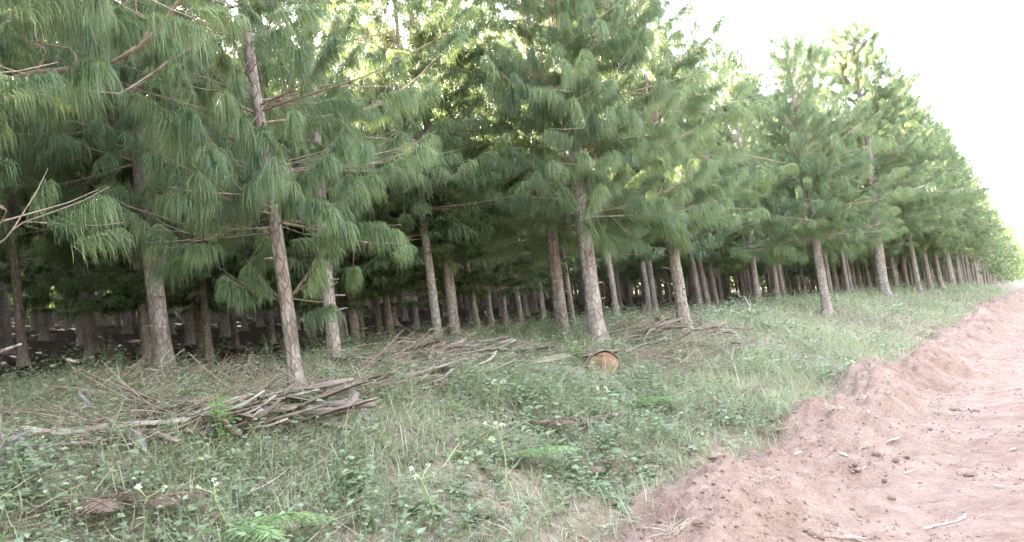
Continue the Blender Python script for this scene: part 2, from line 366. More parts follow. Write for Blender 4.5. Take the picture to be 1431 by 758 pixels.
def crown_mb(seed, H, hb, R, lod='B', amt=.02, r0=.11, gap=.52, bare=0., open_az=None, open_g=0., per=(4, 7), fill=1., lmin=.18, thin=0., nl=.25, sl=.42, dens=1., top_taper=.8, curly=0., extra=None):
    r = np.random.default_rng(seed * 17 + 3)
    c = sway(seed, H, amt); mb = MB()
    br = []
    z = hb
    while z < H - .25:
        rel = (z - hb) / (H - hb)
        for k in range(r.integers(*per)):
            az = r.random() * 6.28
            if r.random() > fill * (1 - thin * min(1, max(0, rel - .25) * 3)): continue
            L = R * (1 - rel) ** top_taper * r.uniform(.62, 1.15) * (.72 + .28 * min(1, rel * 6)) + lmin
            if open_az is not None: L *= 1 + open_g * max(0, math.cos(az - open_az)) - .25 * open_g * max(0, -math.cos(az - open_az))
            e = math.radians(3 + 48 * rel ** .75 + r.normal() * 9)
            br.append((z + r.normal() * .07, az, L, e, rel))
        z += gap * r.uniform(.75, 1.25) * (1 - .35 * rel)
    br = np.array(br)
    if extra is not None: br = np.concatenate([br, np.array(extra)])
    N = len(br); z0, az, L, e, rel = br.T
    K = 9; s = np.linspace(0, 1, K)
    sag = (.30 + .2 * r.random(N)) * (1 - .8 * rel); tip = (.16 + .2 * r.random(N)) * (1 - .3 * rel)
    bend = r.normal(size=N) * .22
    hor = L[:, None] * s * np.cos(e)[:, None]
    ph = az[:, None] + bend[:, None] * s ** 1.5 + curly * .22 * np.sin(s * 7 + az[:, None] * 5)
    zz = z0[:, None] + L[:, None] * (np.sin(e)[:, None] * s - sag[:, None] * s ** 2 * (L[:, None] / 2.2) + tip[:, None] * s ** 3) + curly * .05 * np.sin(s * 9 + az[:, None] * 9)
    cc = c(z0)
    P = np.stack([cc[:, None, 0] + hor * np.cos(ph), cc[:, None, 1] + hor * np.sin(ph), zz], -1)
    tr = r0 * np.clip(1 - z0 / H, .02, 1) ** .75
    br0 = np.minimum(.006 + .0048 * L, tr * .6)
    sides = {'A': 6, 'B': 5, 'C': 4, 'D': 3, 'E': 3}[lod]
    tubes(mb, P, br0[:, None] * (1 - .8 * s), sides, 0, cap=False)
    # twigs along the outer part of each branch
    step = {'A': .38, 'B': .40, 'C': .48, 'D': .5, 'E': .8}[lod]
    tb, ta, tl = [], [], []
    for i in range(N):
        n = max(2, int(L[i] / step))
        st = np.sort(r.uniform(.28 + bare, .97, n))
        f = st * (K - 1); k = np.minimum(f.astype(int), K - 2); w = (f - k)[:, None]
        p = P[i, k] * (1 - w) + P[i, k + 1] * w
        t = unit(P[i, k + 1] - P[i, k])
        sd = np.where(np.arange(n) % 2 == 0, 1, -1) * r.uniform(.55, 1.1, n)
        ca, sa = np.cos(sd), np.sin(sd)
        d = np.stack([t[:, 0] * ca - t[:, 1] * sa, t[:, 0] * sa + t[:, 1] * ca, t[:, 2] + r.normal(size=n) * .22 + .05], 1)
        tb.append(p); ta.append(unit(d)); tl.append((.10 + .50 * (1 - st) * min(1, L[i] / 1.6)) * r.uniform(.6, 1.3, n))
        if lod in 'AB' and bare < 0:
            n2 = max(1, int(L[i] / .5)); k2 = r.integers(1, 4, n2); t2 = unit(P[i, k2 + 1] - P[i, k2]); tb.append(P[i, k2]); ta.append(unit(t2 * .6 + r.normal(size=(n2, 3)) * .6)); tl.append(r.uniform(.05, .3, n2))
        tb.append(P[i, -2:-1] * .6 + P[i, -1:] * .4); ta.append(unit(P[i, -1:] - P[i, -3:-2])); tl.append(np.array([.12]))
    tb, ta, tl = np.concatenate(tb), np.concatenate(ta), np.concatenate(tl)
    # leader
    zl = np.array([H - .35, H - .15, H + .05]); tb = np.concatenate([tb, np.concatenate([c(zl), zl[:, None]], 1)])
    ta = np.concatenate([ta, np.tile(UP, (3, 1))]); tl = np.concatenate([tl, np.full(3, .1)])
    ss = np.linspace(0, 1, 4)
    slen = .38
    TP = tb[:, None] + ta[:, None] * ((tl[:, None] + slen) * ss)[..., None] + UP * (-.16 * (tl[:, None] + .1) * ss ** 2 + .10 * ss ** 4 * .6)[..., None]
    if lod not in 'DE': tubes(mb, TP, .0055 * (1 - .6 * ss)[None] * np.ones((len(tb), 1)) * (1.0 if lod in 'AB' else 1.5), 4 if lod in 'AB' else 3, 0, cap=False)
    # shoots
    end = TP[:, -1]; ax = unit(TP[:, -1] - TP[:, -2] + UP * .05)
    b0 = end - ax * slen
    long_ = tl > .32
    b1 = (TP[:, 1] * .4 + TP[:, 2] * .6)[long_] - ax[long_] * .1
    needles(mb, r, np.concatenate([b0, b1]), np.concatenate([ax, ax[long_]]), lod, nl, 1, None, dens, sl, np.interp(np.concatenate([b0, b1])[:, 2], [hb, hb + .55 * (H - hb), H], [1.0, .98, .85]))
    return mb

# ------------------------------------------------------------------ tagging
def tag(o, label=None, cat=None, group=None, kind=None):
    if label: o['label'] = label
    if cat: o['category'] = cat
    if group: o['group'] = group
    if kind: o['kind'] = kind
    return o
def empty(name, loc, rz=0.):
    o = bpy.data.objects.new(name, None); COL.objects.link(o)
    o.empty_display_size = .2; o.location = loc; o.rotation_euler = (0, 0, rz); return o

# ------------------------------------------------------------------ ground sheets
def geom(a, b, d0, g):
    out = [a]; d = d0
    while out[-1] < b: out.append(out[-1] + d); d *= g
    return out
a_fwd = geom(3.0, 320, .030, 1.0085)
a_back = [3.0 - (x - 3.0) for x in geom(3.0, 70, .06, 1.06)][1:][::-1]
AA = np.array(a_back + a_fwd)
def sheet(name, ls, mat, a=AA):
    ls = np.asarray(ls); A, Lm = np.meshgrid(a, ls, indexing='ij')
    x, y = xy(A, Lm); z = terrain(A, Lm)
    idx = np.arange(A.size).reshape(A.shape)
    q = np.stack([idx[:-1, :-1], idx[1:, :-1], idx[1:, 1:], idx[:-1, 1:]], -1).reshape(-1, 4)
    mb = MB(); mb.add(np.stack([x, y, z], -1).reshape(-1, 3), q[:, ::-1] if True else q)
    o = mb.obj(name, [mat]); tag(o, kind='structure'); return o
l_neg = [-x for x in geom(5.2, 70, .25, 1.15)][::-1]
l_road = list(np.arange(-5.2, -1.6, .09)) + list(np.arange(-1.6, 1.3, .032)) + [1.3]
l_bank = list(np.linspace(1.3, 3.3, 82))
l_ver = list(np.arange(3.3, 9, .08)) + geom(9, 140, .12, 1.05)
me_flip = None
sheet('roadside_ground', l_neg, M['soil'])
sheet('dirt_road', l_road, M['road'])
sheet('road_bank', l_bank, M['soil'])
sheet('forest_floor', l_ver, M['soil'])

# ------------------------------------------------------------------ pines: where they stand
# u, v of the foot of the trunk, trunk width in the photograph's pixels, crown base height, crown reach, height, crown mesh, label
N_AZ = math.atan2(-L_DIR[1], -L_DIR[0])      # azimuth towards the open road
EDGE = [
 (-8, 640, 26, 2.0, 1.75, 11.5, 'edge0', 'pine half out of frame at the left edge, with bare curving boughs above'),
 (417, 557, 22, 1.45, 1.45, 8.6, 'edge1', 'slim pale trunked pine rising from the bark pile with a mop of drooping needles'),
 (470, 516, 20, 2.3, 1.4, 10.5, 'edge2', 'leaning grey pine just behind the slim pale pine in the bark pile'),
 (230, 520, 29, 2.1, 2.0, 11.5, 'edge3', 'thick lichen spotted dark pine on the left with a thinner trunk hugging its side'),
 (837, 482, 25, 1.8, 1.6, 11.2, 'edge4', 'pale grey pine standing right behind the log with the orange sawn end'),
 (789, 477, 21, 2.0, 1.7, 10.5, 'edge5', 'reddish brown pine just left of the pale grey pine behind the sawn log'),
 (958, 465, 20, 2.1, 1.8, 9.2, 'edge6', 'pale pine rising from the right hand heap of bark debris'),
 (1157, 440, 15, 2.0, 1.9, 7.0, 'edge7', 'short pine standing out on the grass verge, nearest the road on the right'),
 (1238, 415, 16, 3.2, 2.7, 9.9, 'gen0', 'tallest thick trunked pine on the skyline at the right'),
 (1284, 408, 9, 2.7, 2.1, 9.3, 'gen1', 'first slim pale pine right of the tallest thick trunked pine'),
 (1300, 405, 8, 2.7, 2.1, 10.4, 'gen2', 'second slim pale pine right of the tallest thick trunked pine'),
 (1316, 404, 8, 2.7, 2.1, 9.4, 'gen3', 'third slim pale pine right of the tallest thick trunked pine'),
 (1331, 402, 8, 2.7, 2.1, 10.0, 'gen1', 'fourth slim pine right of the tallest pine, close beside a twin trunk'),
 (1343, 400, 7, 2.7, 2.1, 9.9, 'gen0', 'right hand twin of the close pair of slim pines beyond the tallest pine'),
]
ANCH = ['the pine at the left edge', 'the slim bark pile pine', 'the leaning grey pine', 'the thick lichen spotted pine', 'the sawn log pine',
        'the reddish brown pine', 'the debris heap pine', 'the short verge pine', 'the tallest thick pine']
INNER = [  # second row and deeper, as seen between the front trunks
 (208, 511, 13, 3), (282, 496, 8, 3), (293, 503, 11, 3), (125, 505, 12, 4), (33, 512, 11, 4), (330, 488, 9, 4), (440, 492, 9, 4),
 (480, 500, 10, 3), (500, 500, 14, 2), (535, 490, 11, 3), (548, 488, 11, 3), (614, 490, 14, 2), (638, 485, 16, 2), (668, 470, 9, 3),
 (689, 468, 9, 3), (709, 465, 8, 4), (729, 456, 8, 4), (761, 450, 8, 4), (801, 461, 10, 2), (862, 445, 9, 3), (908, 440, 9, 3), (917, 441, 9, 3),
 (978, 434, 9, 3), (990, 432, 9, 2), (1002, 429, 8, 3), (1060, 427, 12, 2), (1088, 424, 9, 2), (1096, 421, 7, 3), (1170, 412, 9, 2), (1195, 410, 8, 2), (1203, 409, 7, 3),
 (1215, 408, 7, 2), (1253, 408, 7, 2), (1267, 406, 7, 2)]

rt = random.Random(5)
PROTO = {}
def proto_crown(key, *a, **k):
    if key not in PROTO:
        PROTO[key] = crown_mb(*a, **k)
    return PROTO[key]
TREES = []        # dicts: x, y, z, d, r (trunk radius), H, crown key, label, row
def fit(u, v, lmin, lmax):
    """foot of a tree: the ground hit of its pixel, kept inside a range of rows"""
    d = ray(u, v); p = ground_hit(u, v)
    l = al(p[0], p[1])[1]
    if not lmin <= l <= lmax:
        l = min(max(l, lmin), lmax); t = l / (d[0] * L_DIR[0] + d[1] * L_DIR[1]); p = np.array([t * d[0], t * d[1], 0.])
    p[2] = float(gz(p[0], p[1])); return p
for i, (u, v, w, hb, R, H, key, lab) in enumerate(EDGE):
    p = fit(u, v, 4.3, 10.2); d = p[1]
    TREES.append(dict(p=p, d=d, r=min(w * d / FPX / 2 * .92, .19), H=H, hb=hb, R=R, key=key, label=lab, row=1, i=i, u=u))
for (u, v, w, row) in INNER:
    lo, hi = {2: (6.6, 9.0), 3: (8.6, 12), 4: (11, 14.5)}[row]
    p = fit(u, v, lo, hi); d = p[1]
    TREES.append(dict(p=p, d=d, r=float(np.clip(w * d / FPX / 2, .07, .15)), H=rt.uniform(8.2, 10.8) * (.84 if 540 < u < 780 or 960 < u < 1110 else 1), key=None, label=None, row=row, u=u))
for x, y, H in ((-6.9, 8.3, 10.5), (-8.9, 10.7, 11), (-6.0, 6.4, 10), (-10.6, 12.6, 11), (-7.6, 6.6, 10)):  # added pines at the left margin, blocking sun from the near ground
    TREES.append(dict(p=np.array([x, y, float(gz(x, y))]), d=math.hypot(x, y), r=.12, H=H, key='deep', label=None, row=3, u=project((x, y, 2.))[0]))
# the rest of the plantation's grid, where no listed tree stands already
pts = np.array([t['p'][:2] for t in TREES])
extra = []
for r_ in range(34):
    l0 = 5.2 + 2.5 * r_
    a_max = 215 if r_ < 4 else (150 if r_ < 12 else (90 if r_ < 24 else 70))
    a = -36.
    while a < a_max:
        aa = a + rt.uniform(-.45, .45); ll = l0 + rt.uniform(-.4, .4)
        a += 2.7
        if r_ == 0 and -1.5 < aa < 60: continue
        if r_ == 1 and 5.5 < aa < 11: continue
        x, y = xy(aa, ll)
        if len(pts) and np.min(np.hypot(pts[:, 0] - x, pts[:, 1] - y)) < (1.9 if r_ < 4 else 1.6): continue
        if math.hypot(x, y) < 4: continue
        q0 = project((x, y, 1.8))
        if q0 and 60 < q0[0] < 560 and math.hypot(x, y) < 9.5: continue
        extra.append(dict(p=np.array([x, y, float(gz(x, y))]), d=math.hypot(x, y), r=rt.uniform(.085, .14), H=rt.uniform(8.2, 11.2), key=None, label=None, row=r_ + 1, u=0))
def looms(t):
    q = project(t['p'] + UP * 2)
    return t['d'] < 13 and q is not None and q[0] + 2.6 * FPX / t['d'] > -20 and q[0] < 1500
def in_view(t):
    for h in (0, 2., 5.):
        q = project(t['p'] + np.array([0, 0, h]))
        if q and -60 < q[0] < 1480 and -60 < q[1] < 800: return True
    return False
near, mass = [], []
for t in extra:
    q = project(t['p']); t['u'] = q[0] if q else -999
    (near if (in_view(t) or looms(t)) and t['d'] < (160 if t['row'] <= 3 else 75) and t['row'] <= 13 else mass).append(t)
near.sort(key=lambda t: t['d'])
mass += near[250:]; near = near[:250]
for r_ in range(3):                       # unseen stand across the road, added to cut low skylight into the forest
    for k in range(46):
        x, y = xy(-34 + 3.2 * k + rt.uniform(-.6, .6), -9.6 - 2.6 * r_ + rt.uniform(-.5, .5))
        mass.append(dict(p=np.array([x, y, float(gz(x, y))]), d=math.hypot(x, y), r=.12, H=rt.uniform(10, 12.5), key=None, label=None, row=20, u=0))
TREES += near
print('trees', len(TREES), 'mass', len(mass))

# the gap in the stand that lets the sun through to the crowns left of the log
SUN_EL, SUN_AZ = math.radians(29), math.radians(-42)
for t in TREES + mass:
    rel_ = t['p'][:2] - np.array([-.6, 12.5]); s_ = np.array([math.sin(SUN_AZ), math.cos(SUN_AZ)])
    al_, pe_ = rel_ @ s_, abs(rel_ @ np.array([s_[1], -s_[0]]))
    if al_ > .5 and pe_ < 3.6 and t['row'] > 1: t['H'] = min(t['H'], max(4.4, 3.0 + al_ * (math.tan(SUN_EL) - .1)))
# ------------------------------------------------------------------ pines: meshes
TRUNK = {}
def trunk_mesh(k):
    if k not in TRUNK: TRUNK[k] = trunk_mb(100 + k, 10., .12, .018).mesh('trunk', [M['bark']])
    return TRUNK[k]
CM = [M['twig'], M['needle']]
CROWN = {}
def crown_mesh(key, fn):
    if key not in CROWN: CROWN[key] = fn().mesh('crown', CM)
    return CROWN[key]
G0 = dict(amt=.018)
def place(t):
    root = empty('pine_tree', t['p'])
    H = t['H']; key = t['key']
    if key and key.startswith('edge'):
        n = int(key[4:]); sd = 300 + n
        tr = trunk_mb(sd, H, t['r'], .018).obj('trunk', [M['bark']], root)
        kw = EDGE_KW.get(n, {})
        cr = crown_mb(sd, H, t['hb'], t['R'], 'A', r0=t['r'], thin=.4, open_az=N_AZ, open_g=.15, amt=.018, **kw).obj('crown', CM, root)
    else:
        if key and key.startswith('gen'):
            k = int(key[3:]); cm = crown_mesh(key, lambda: crown_mb(100 + k, 10., 2.5 if k else 2.75, 2.25, 'B', open_az=N_AZ, open_g=.2, top_taper=.7, per=(7, 11), gap=.34, lmin=.4, nl=.26, bare=-.18, **G0))
            rz = 0.
        elif key != 'deep' and (t['row'] <= 2 and t['d'] < 60 or t['d'] < 13):
            k = rt.randrange(4); cm = crown_mesh('in%d' % k, lambda: crown_mb(100 + k, 10., 2.25, 1.8, 'B', top_taper=1.0, thin=.1, bare=-.12, per=(6, 9), dens=1.15, **G0)); rz = rt.random() * 6.28
        elif t['row'] == 1:
            k = rt.randrange(4); cm = crown_mesh('far%d' % k, lambda: crown_mb(100 + k, 10., 2.5, 2.3, 'C', top_taper=.7, per=(6, 9), dens=1.3, lmin=.35, **G0)); rz = rt.random() * 6.28
        else:
            k = rt.randrange(4); cm = crown_mesh('deep%d' % k, lambda: crown_mb(100 + k, 10., 2.1, 2.2, 'C', dens=3.2, **G0)); rz = rt.random() * 6.28
        tr = bpy.data.objects.new('trunk', trunk_mesh(k)); cr = bpy.data.objects.new('crown', cm)
        sh = H / 10.
        for o in (tr, cr): COL.objects.link(o); o.parent = root
        tr.scale = (t['r'] / .12, t['r'] / .12, sh); f = t.get('R', 2.1) / 2.1 * rt.uniform(.95, 1.1); cr.scale = (f, f, sh)
        tr.rotation_euler = cr.rotation_euler = (0, 0, rz)
    t['root'] = root
    if key == 'edge0':
        pts_ = np.array([EYE * UP + ray(u, v) * d - t['p'] for u, v, d in ((-70, 150, 5.4), (-30, 122, 5.2), (0, 114, 4.9), (50, 101, 4.8), (105, 96, 4.7), (160, 86, 4.6), (195, 66, 4.5), (222, 40, 4.45), (250, 2, 4.4), (268, -60, 4.3), (300, -120, 4.2))])
        mbb = MB(); tubes(mbb, pts_[None], np.linspace(.018, .008, len(pts_))[None], 8, rough=.15)
        for u0, k0, off in ((0, 3, (.1, -.05, .28)), (0, 5, (.25, .0, .12)), (0, 6, (.1, -.1, .3)), (0, 4, (-.15, -.1, .25))):
            s_ = np.linspace(0, 1, 7)[:, None]; tw = pts_[k0] + np.array(off) * s_ + np.array([.05, 0, .03]) * np.sin(s_ * 6)
            tubes(mbb, tw[None], np.linspace(.009, .004, 7)[None], 5)
        b_ = mbb.obj('bough', [M['twig']], root); b_['label'] = 'bare brown bough curving up across the top left'
    return root
EDGE_KW = {
 0: dict(per=(4, 7), bare=-.1, curly=.7, gap=.55, nl=.20, sl=.34, extra=[(1.25, -.6, .5, .1, .0), (1.22, .1, .4, .1, .0)]),
 1: dict(per=(5, 7), bare=-.18, gap=.46, dens=1.15, nl=.20, sl=.34, top_taper=.95, extra=[(z_, -1.3 + a_, L_, e_, .0) for z_, a_, L_, e_ in ((1.4, .5, .5, .1), (1.5, -.5, .7, .0), (1.65, .2, .6, .15), (1.75, -.9, .6, .15), (1.85, .7, .6, .1), (2.2, -.9, .9, .1), (2.4, .8, 1.0, .1), (2.55, -.2, .8, .3), (2.8, .4, .9, .2), (2.9, -.6, .7, .2), (3.15, .0, .6, .4))] + [(.78, 3.0, .14, .2, .0), (.8, .1, .07, .3, .0)]),
 2: dict(per=(5, 8), bare=-.18, gap=.5, nl=.21, sl=.36),
 3: dict(per=(5, 8), bare=-.18, gap=.47, nl=.22, sl=.37),
 4: dict(per=(5, 8), bare=-.18, gap=.42, extra=[(2.0 + .22 * j, -1.7 + .9 * math.sin(j * 2.3), .8 + .1 * (j % 4), .1, .1) for j in range(12)]),
 5: dict(per=(5, 8), bare=-.18, gap=.45),
 6: dict(per=(5, 8), bare=-.18, gap=.42, curly=.4, extra=[(2.4 + .22 * j, -1.8 + .9 * math.sin(j * 2.1), .8 + .1 * (j % 4), .1, .1) for j in range(12)]),
 7: dict(per=(6, 9), bare=-.18, gap=.36, lmin=.35, extra=[(2.2 + .2 * j, -2. + .9 * math.sin(j * 2.1), .8 + .1 * (j % 4), .1, .1) for j in range(9)]),
}
for t in TREES: place(t)

# labels: the edge pines by hand, the rest, added pines too, by their row and the edge pines they show between
anchors = sorted([(EDGE[i][0], ANCH[i]) for i in range(9)])
ORD = ['first', 'second', 'third', 'fourth', 'fifth', 'sixth', 'seventh', 'eighth', 'ninth', 'tenth', 'eleventh', 'twelfth']
buckets = {}
for t in TREES:
    if t['label']:
        tag(t['root'], t['label'], 'pine tree', 'pines along the edge of the plantation'); continue
    if t['row'] > 5 or t['u'] > 1345 or t['d'] > 55:
        if t['row'] <= 2: tag(t['root'], 'small distant pine where the plantation edge runs off along the road at the right', 'pine tree', 'distant pines at the far right')
        else: tag(t['root'], 'dark pine deep in the shaded plantation behind the front rows', 'pine tree', 'pines deep in the shade')
        continue
    g = max([i for i, (u, _) in enumerate(anchors) if u <= t['u']], default=-1)
    buckets.setdefault((t['row'], g), []).append(t)
for (row, g), ts in buckets.items():
    ts.sort(key=lambda t: t['u'])
    rn = {1: 'front', 2: 'second', 3: 'third', 4: 'fourth', 5: 'fifth'}[row]
    for k, t in enumerate(ts):
        if g < 0: w = 'left of ' + anchors[0][1]
        elif g == len(anchors) - 1: w = 'right of ' + anchors[-1][1]
        else: w = 'right of ' + anchors[g][1]
        o = ORD[k] + ' ' if len(ts) > 1 else 'only '
        tag(t['root'], '%s%s row pine to the %s' % (o, rn, w), 'pine tree', 'pines of the inner rows')

# everything behind and beyond, with the added stand opposite, as one mass
mm = MB(); protoD = [crown_mb(500 + k, 10., 1.5, 2.35, 'D', dens=1., amt=.018, gap=.5).arrays() for k in range(4)]
protoE = [crown_mb(510 + k, 10., 1.1, 2.4, 'E', dens=1., amt=.018, gap=.5).arrays() for k in range(4)]
tmb = []
for k in range(3):
    b = MB(); z = np.linspace(-.2, 9.8, 7); tubes(b, np.stack([z * .01 * (k - 1), z * 0, z], -1)[None], (.12 * np.clip(1 - z / 10, .02, 1) ** .75)[None], 7); tmb.append(b.arrays())
for t in mass:
    f = t['H'] / 10.; an = rt.random() * 6.28; c, s = math.cos(an), math.sin(an)
    for arr, mt, sc in ((rt.choice(tmb), 2, 1.), (rt.choice(protoE if t['row'] > 8 or t['d'] > 100 else protoD), None, f)):
        v, q, tr, qm, tm, ti = arr
        w = np.stack([(v[:, 0] * c - v[:, 1] * s) * sc, (v[:, 0] * s + v[:, 1] * c) * sc, v[:, 2] * f], -1) + t['p']
        n0 = mm.n
        mm.v.append(w); mm.tint.append(ti); mm.n += len(w)
        mm.q.append(q + n0); mm.qm.append(qm if mt is None else np.full(len(q), mt))
        mm.t.append(tr + n0); mm.tm.append(tm if mt is None else np.full(len(tr), mt))
print('mass faces', sum(map(len, mm.q)) + sum(map(len, mm.t)))
fo = mm.obj('pine_forest', CM + [M['bark']])
tag(fo, 'dense dark mass of planted pines behind the front rows, plus an added unseen stand across the road', 'forest', kind='stuff')
# ------------------------------------------------------------------ ground cover (nobody could count it)
def scatter(r, dens, lmin, lmax, far=80., amax=90.):
    """random points on the verge, thinner and larger with distance: x, y, z, scale, l (edge-relative)"""
    out = []
    for d0, d1, k, sc in ((2.5, 6.5, 1., .9), (6.5, 9, .75, 1.), (9, 13, .42, 1.2), (13, 20, .2, 1.55), (20, 34, .075, 2.2), (34, 60, .022, 3.2), (60, far, .008, 4.5)):
        if d0 >= far: break
        n = int((d1 * 1.25) * (lmax - lmin) * dens * k * 1.25)
        aa = r.uniform(-4, d1 * 1.2, n); ll = r.uniform(lmin, lmax, n)
        x, y = xy(aa, ll); d = np.hypot(x, y)
        ok = (d >= d0) & (d < d1) & (y > .5)
        ok &= np.abs(x / np.maximum(y, .1)) < .80
        x, y, aa, ll = x[ok], y[ok], aa[ok], ll[ok]
        out.append(np.stack([x, y, terrain(aa, ll), np.full(len(x), sc), base_l(aa, ll), aa, ll], 1))
    return np.concatenate(out)

def smooth(x, a, b):
    t = np.clip((x - a) / (b - a), 0, 1); return t * t * (3 - 2 * t)

def pile_mask(x, y):
    """little grows where the bark heaps lie"""
    m = np.zeros(len(x))
    for (u, v, ru) in PILES:
        c = ground_hit(u, v); k = ru * c[1] / FPX
        m = np.maximum(m, np.exp(-((x - c[0]) / k) ** 2 - ((y - c[1]) / .8) ** 2))
    return m
PILES = [(620, 505, 110), (520, 530, 90), (330, 580, 150), (180, 605, 90), (900, 472, 60), (990, 462, 30)]

r = np.random.default_rng(21)
# grass
S = scatter(r, 1350, 1.9, 9.5)
x, y, z, sc, le, aa, ll = S.T
gm = fbm(aa / 1.1, ll / 1.1, 61, 3)
prob = smooth(le, 2.1, 2.75) * (1 - .8 * smooth(le, 5.2, 8.5)) * (.45 + .9 * np.clip(gm + .35, 0, 1)) * (1 - .7 * pile_mask(x, y))
far_b = np.interp(aa, [18, 34], [0, .15])
ok = r.random(len(x)) < prob + far_b * (le > 2.9); x, y, z, sc, gm = x[ok], y[ok], z[ok], sc[ok], gm[ok]
n = len(x); print('grass', n)
az = r.random(n) * 6.28; lean = r.beta(2, 2, n) * 1.1 + .15
hgt = sc ** .35 * r.uniform(.07, .24, n) * (1 + 1.15 * np.clip(gm, -.4, .6)) * np.where(r.random(n) < .06, 1.7, 1)
K = 4; tt = np.linspace(0, 1, K)
dirn = np.stack([np.cos(az), np.sin(az), np.zeros(n)], 1)
P = np.stack([x, y, z - .01], 1)[:, None] + dirn[:, None] * (hgt * lean)[:, None, None] * (tt ** 1.7)[:, None] + UP * (hgt[:, None] * (tt - .42 * (lean[:, None]) * tt ** 2.2))[..., None]
wd = (sc * r.uniform(.0017, .0042, n))[:, None] * np.array([.8, 1, .75, 0])
side = np.stack([-np.sin(az), np.cos(az), r.normal(size=n) * .3], 1)
mb = MB(); strips(mb, P, wd, unit(side), 0, np.clip(r.beta(2, 2, n) * .8 + (r.random(n) < .3) * .3, 0, 1))
tag(mb.obj('grass', [M['grass']]), 'short pale green grass covering the verge between road and pines', 'grass', kind='stuff')

def leaf_faces(mb, P0, d, nrm, L, Wd, tint, mat=0, fold=.25):
    """ovate leaves folded along the midrib: P0 base, d length direction, nrm upper side"""
    s = unit(np.cross(d, nrm)); N = len(P0); nrm = unit(np.cross(s, d))
    f = np.array([0, .3, .68, 1.]); wv = np.array([.0, 1., .72, 0])
    mid = P0[:, None] + d[:, None] * (L[:, None] * f)[..., None] - nrm[:, None] * (L[:, None] * .22 * f ** 2)[..., None]
    off = (s * Wd[:, None])[:, None] * wv[1:3, None]; up = nrm[:, None] * (Wd[:, None] * fold * wv[1:3])[..., None]
    Lf = mid[:, 1:3] - off + up; Rt = mid[:, 1:3] + off + up
    v = np.concatenate([mid, Lf, Rt], 1)          # 0-3 mid, 4,5 left, 6,7 right
    o = (np.arange(N) * 8)[:, None]
    q = np.concatenate([o + [1, 2, 5, 4], o + [1, 6, 7, 2]]); t = np.concatenate([o + [0, 1, 4], o + [0, 6, 1], o + [2, 3, 5], o + [2, 7, 3]])
    mb.add(v.reshape(-1, 3), q, t, mat, np.repeat(tint, 8))

# leafy weeds
S = scatter(r, 260, 2.0, 16, 70)
x, y, z, sc, le, aa, ll = S.T
wm = fbm(aa / .9, ll / .9, 71, 3)
prob = smooth(le, 2.25, 3.0) * (1 - .55 * smooth(le, 6.5, 9)) * (1 - .85 * smooth(le, 9, 12)) * np.clip(.48 + 1.8 * wm, .05, 1) * (1 - .5 * pile_mask(x, y))
ok = r.random(len(x)) < prob; x, y, z, sc, le, wm = x[ok], y[ok], z[ok], sc[ok], le[ok], wm[ok]
n = len(x); print('weeds', n)
h = sc ** .4 * r.uniform(.06, .26, n) * (1 + .8 * np.clip(wm, -.3, .6)) * np.interp(le, [3, 4.5, 8, 11], [.8, 1.1, 1.25, .8])
m = 9; ii = np.arange(m)
a0 = r.random(n) * 6.28
az = a0[:, None] + ii * 2.4 + r.normal(size=(n, m)) * .3
leanx, leany = r.normal(size=(2, n)) * .3
fr = (ii + 1.5) / (m + .5)
big = r.choice([.55, .8, 1.25], n, p=[.45, .35, .2])
base = np.stack([x[:, None] + leanx[:, None] * h[:, None] * fr, y[:, None] + leany[:, None] * h[:, None] * fr, z[:, None] + h[:, None] * fr], -1)
d = unit(np.stack([np.cos(az), np.sin(az), r.uniform(-.15, .65, (n, m))], -1))
nrm = UP + r.normal(size=(n, m, 3)) * .25
Lf = (sc ** .6 * big)[:, None] * r.uniform(.04, .085, (n, m)) * (1.15 - .5 * fr)
Wd = Lf * r.uniform(.2, .42, (n, 1))
tint = np.clip(r.beta(2, 2.3, (n, 1)) * .75 + r.random((n, m)) * .25, 0, 1)
base -= d * .0
mb = MB(); leaf_faces(mb, base.reshape(-1, 3) + (d * (Lf * .25)[..., None]).reshape(-1, 3), d.reshape(-1, 3), nrm.reshape(-1, 3), Lf.ravel(), Wd.ravel(), tint.ravel())
# their stems
near_ = sc < 1.6
P = np.stack([x, y, z], 1)[near_][:, None] + np.stack([leanx * h, leany * h, h], 1)[near_][:, None] * np.linspace(0, 1, 3)[:, None]
strips(mb, P, np.tile([.0028, .002, 0], (near_.sum(), 1)), unit(r.normal(size=(near_.sum(), 3)) * [1, 1, .1]), 0, np.full(near_.sum(), .35))
tag(mb.obj('weeds', [M['weed']]), 'low leafy weeds spreading through the grass up to the pines', 'weeds', kind='stuff')

# dry stalks and fallen twigs
S = scatter(r, 520, -2.5, 10, 40)
x, y, z, sc, le, aa, ll = S.T
dm = fbm(aa / .8, ll / .8, 81, 3)
ok = r.random(len(x)) < (.22 + .78 * smooth(le, 1.9, 2.9)) * np.clip(.42 + 1.2 * dm + .5 * pile_mask(x, y), .05, 1)
x, y, z, sc = x[ok], y[ok], z[ok], sc[ok]; n = len(x); print('straw', n)
le = le[ok]; az = r.random(n) * 6.28; L = r.uniform(.08, .34, n) * sc ** .4 * np.interp(le, [2, 2.8], [.4, 1]); el = np.abs(r.normal(size=n)) * np.interp(le, [2, 2.8], [.08, .45])
d = np.stack([np.cos(az) * np.cos(el), np.sin(az) * np.cos(el), np.sin(el)], 1); bnd = r.normal(size=(n, 3)) * .12
P = np.stack([x, y, z + .006 + r.uniform(.0, .10, n) * smooth(le, 2, 2.8)], 1)[:, None] + d[:, None] * (L[:, None] * tt)[..., None] + bnd[:, None] * (L[:, None] * tt ** 2)[..., None]
mb = MB(); strips(mb, P, (sc * r.uniform(.0012, .0036, n))[:, None] * np.array([1, 1, .8, 0]), unit(r.normal(size=(n, 3))), 0, r.beta(2, 2, n))
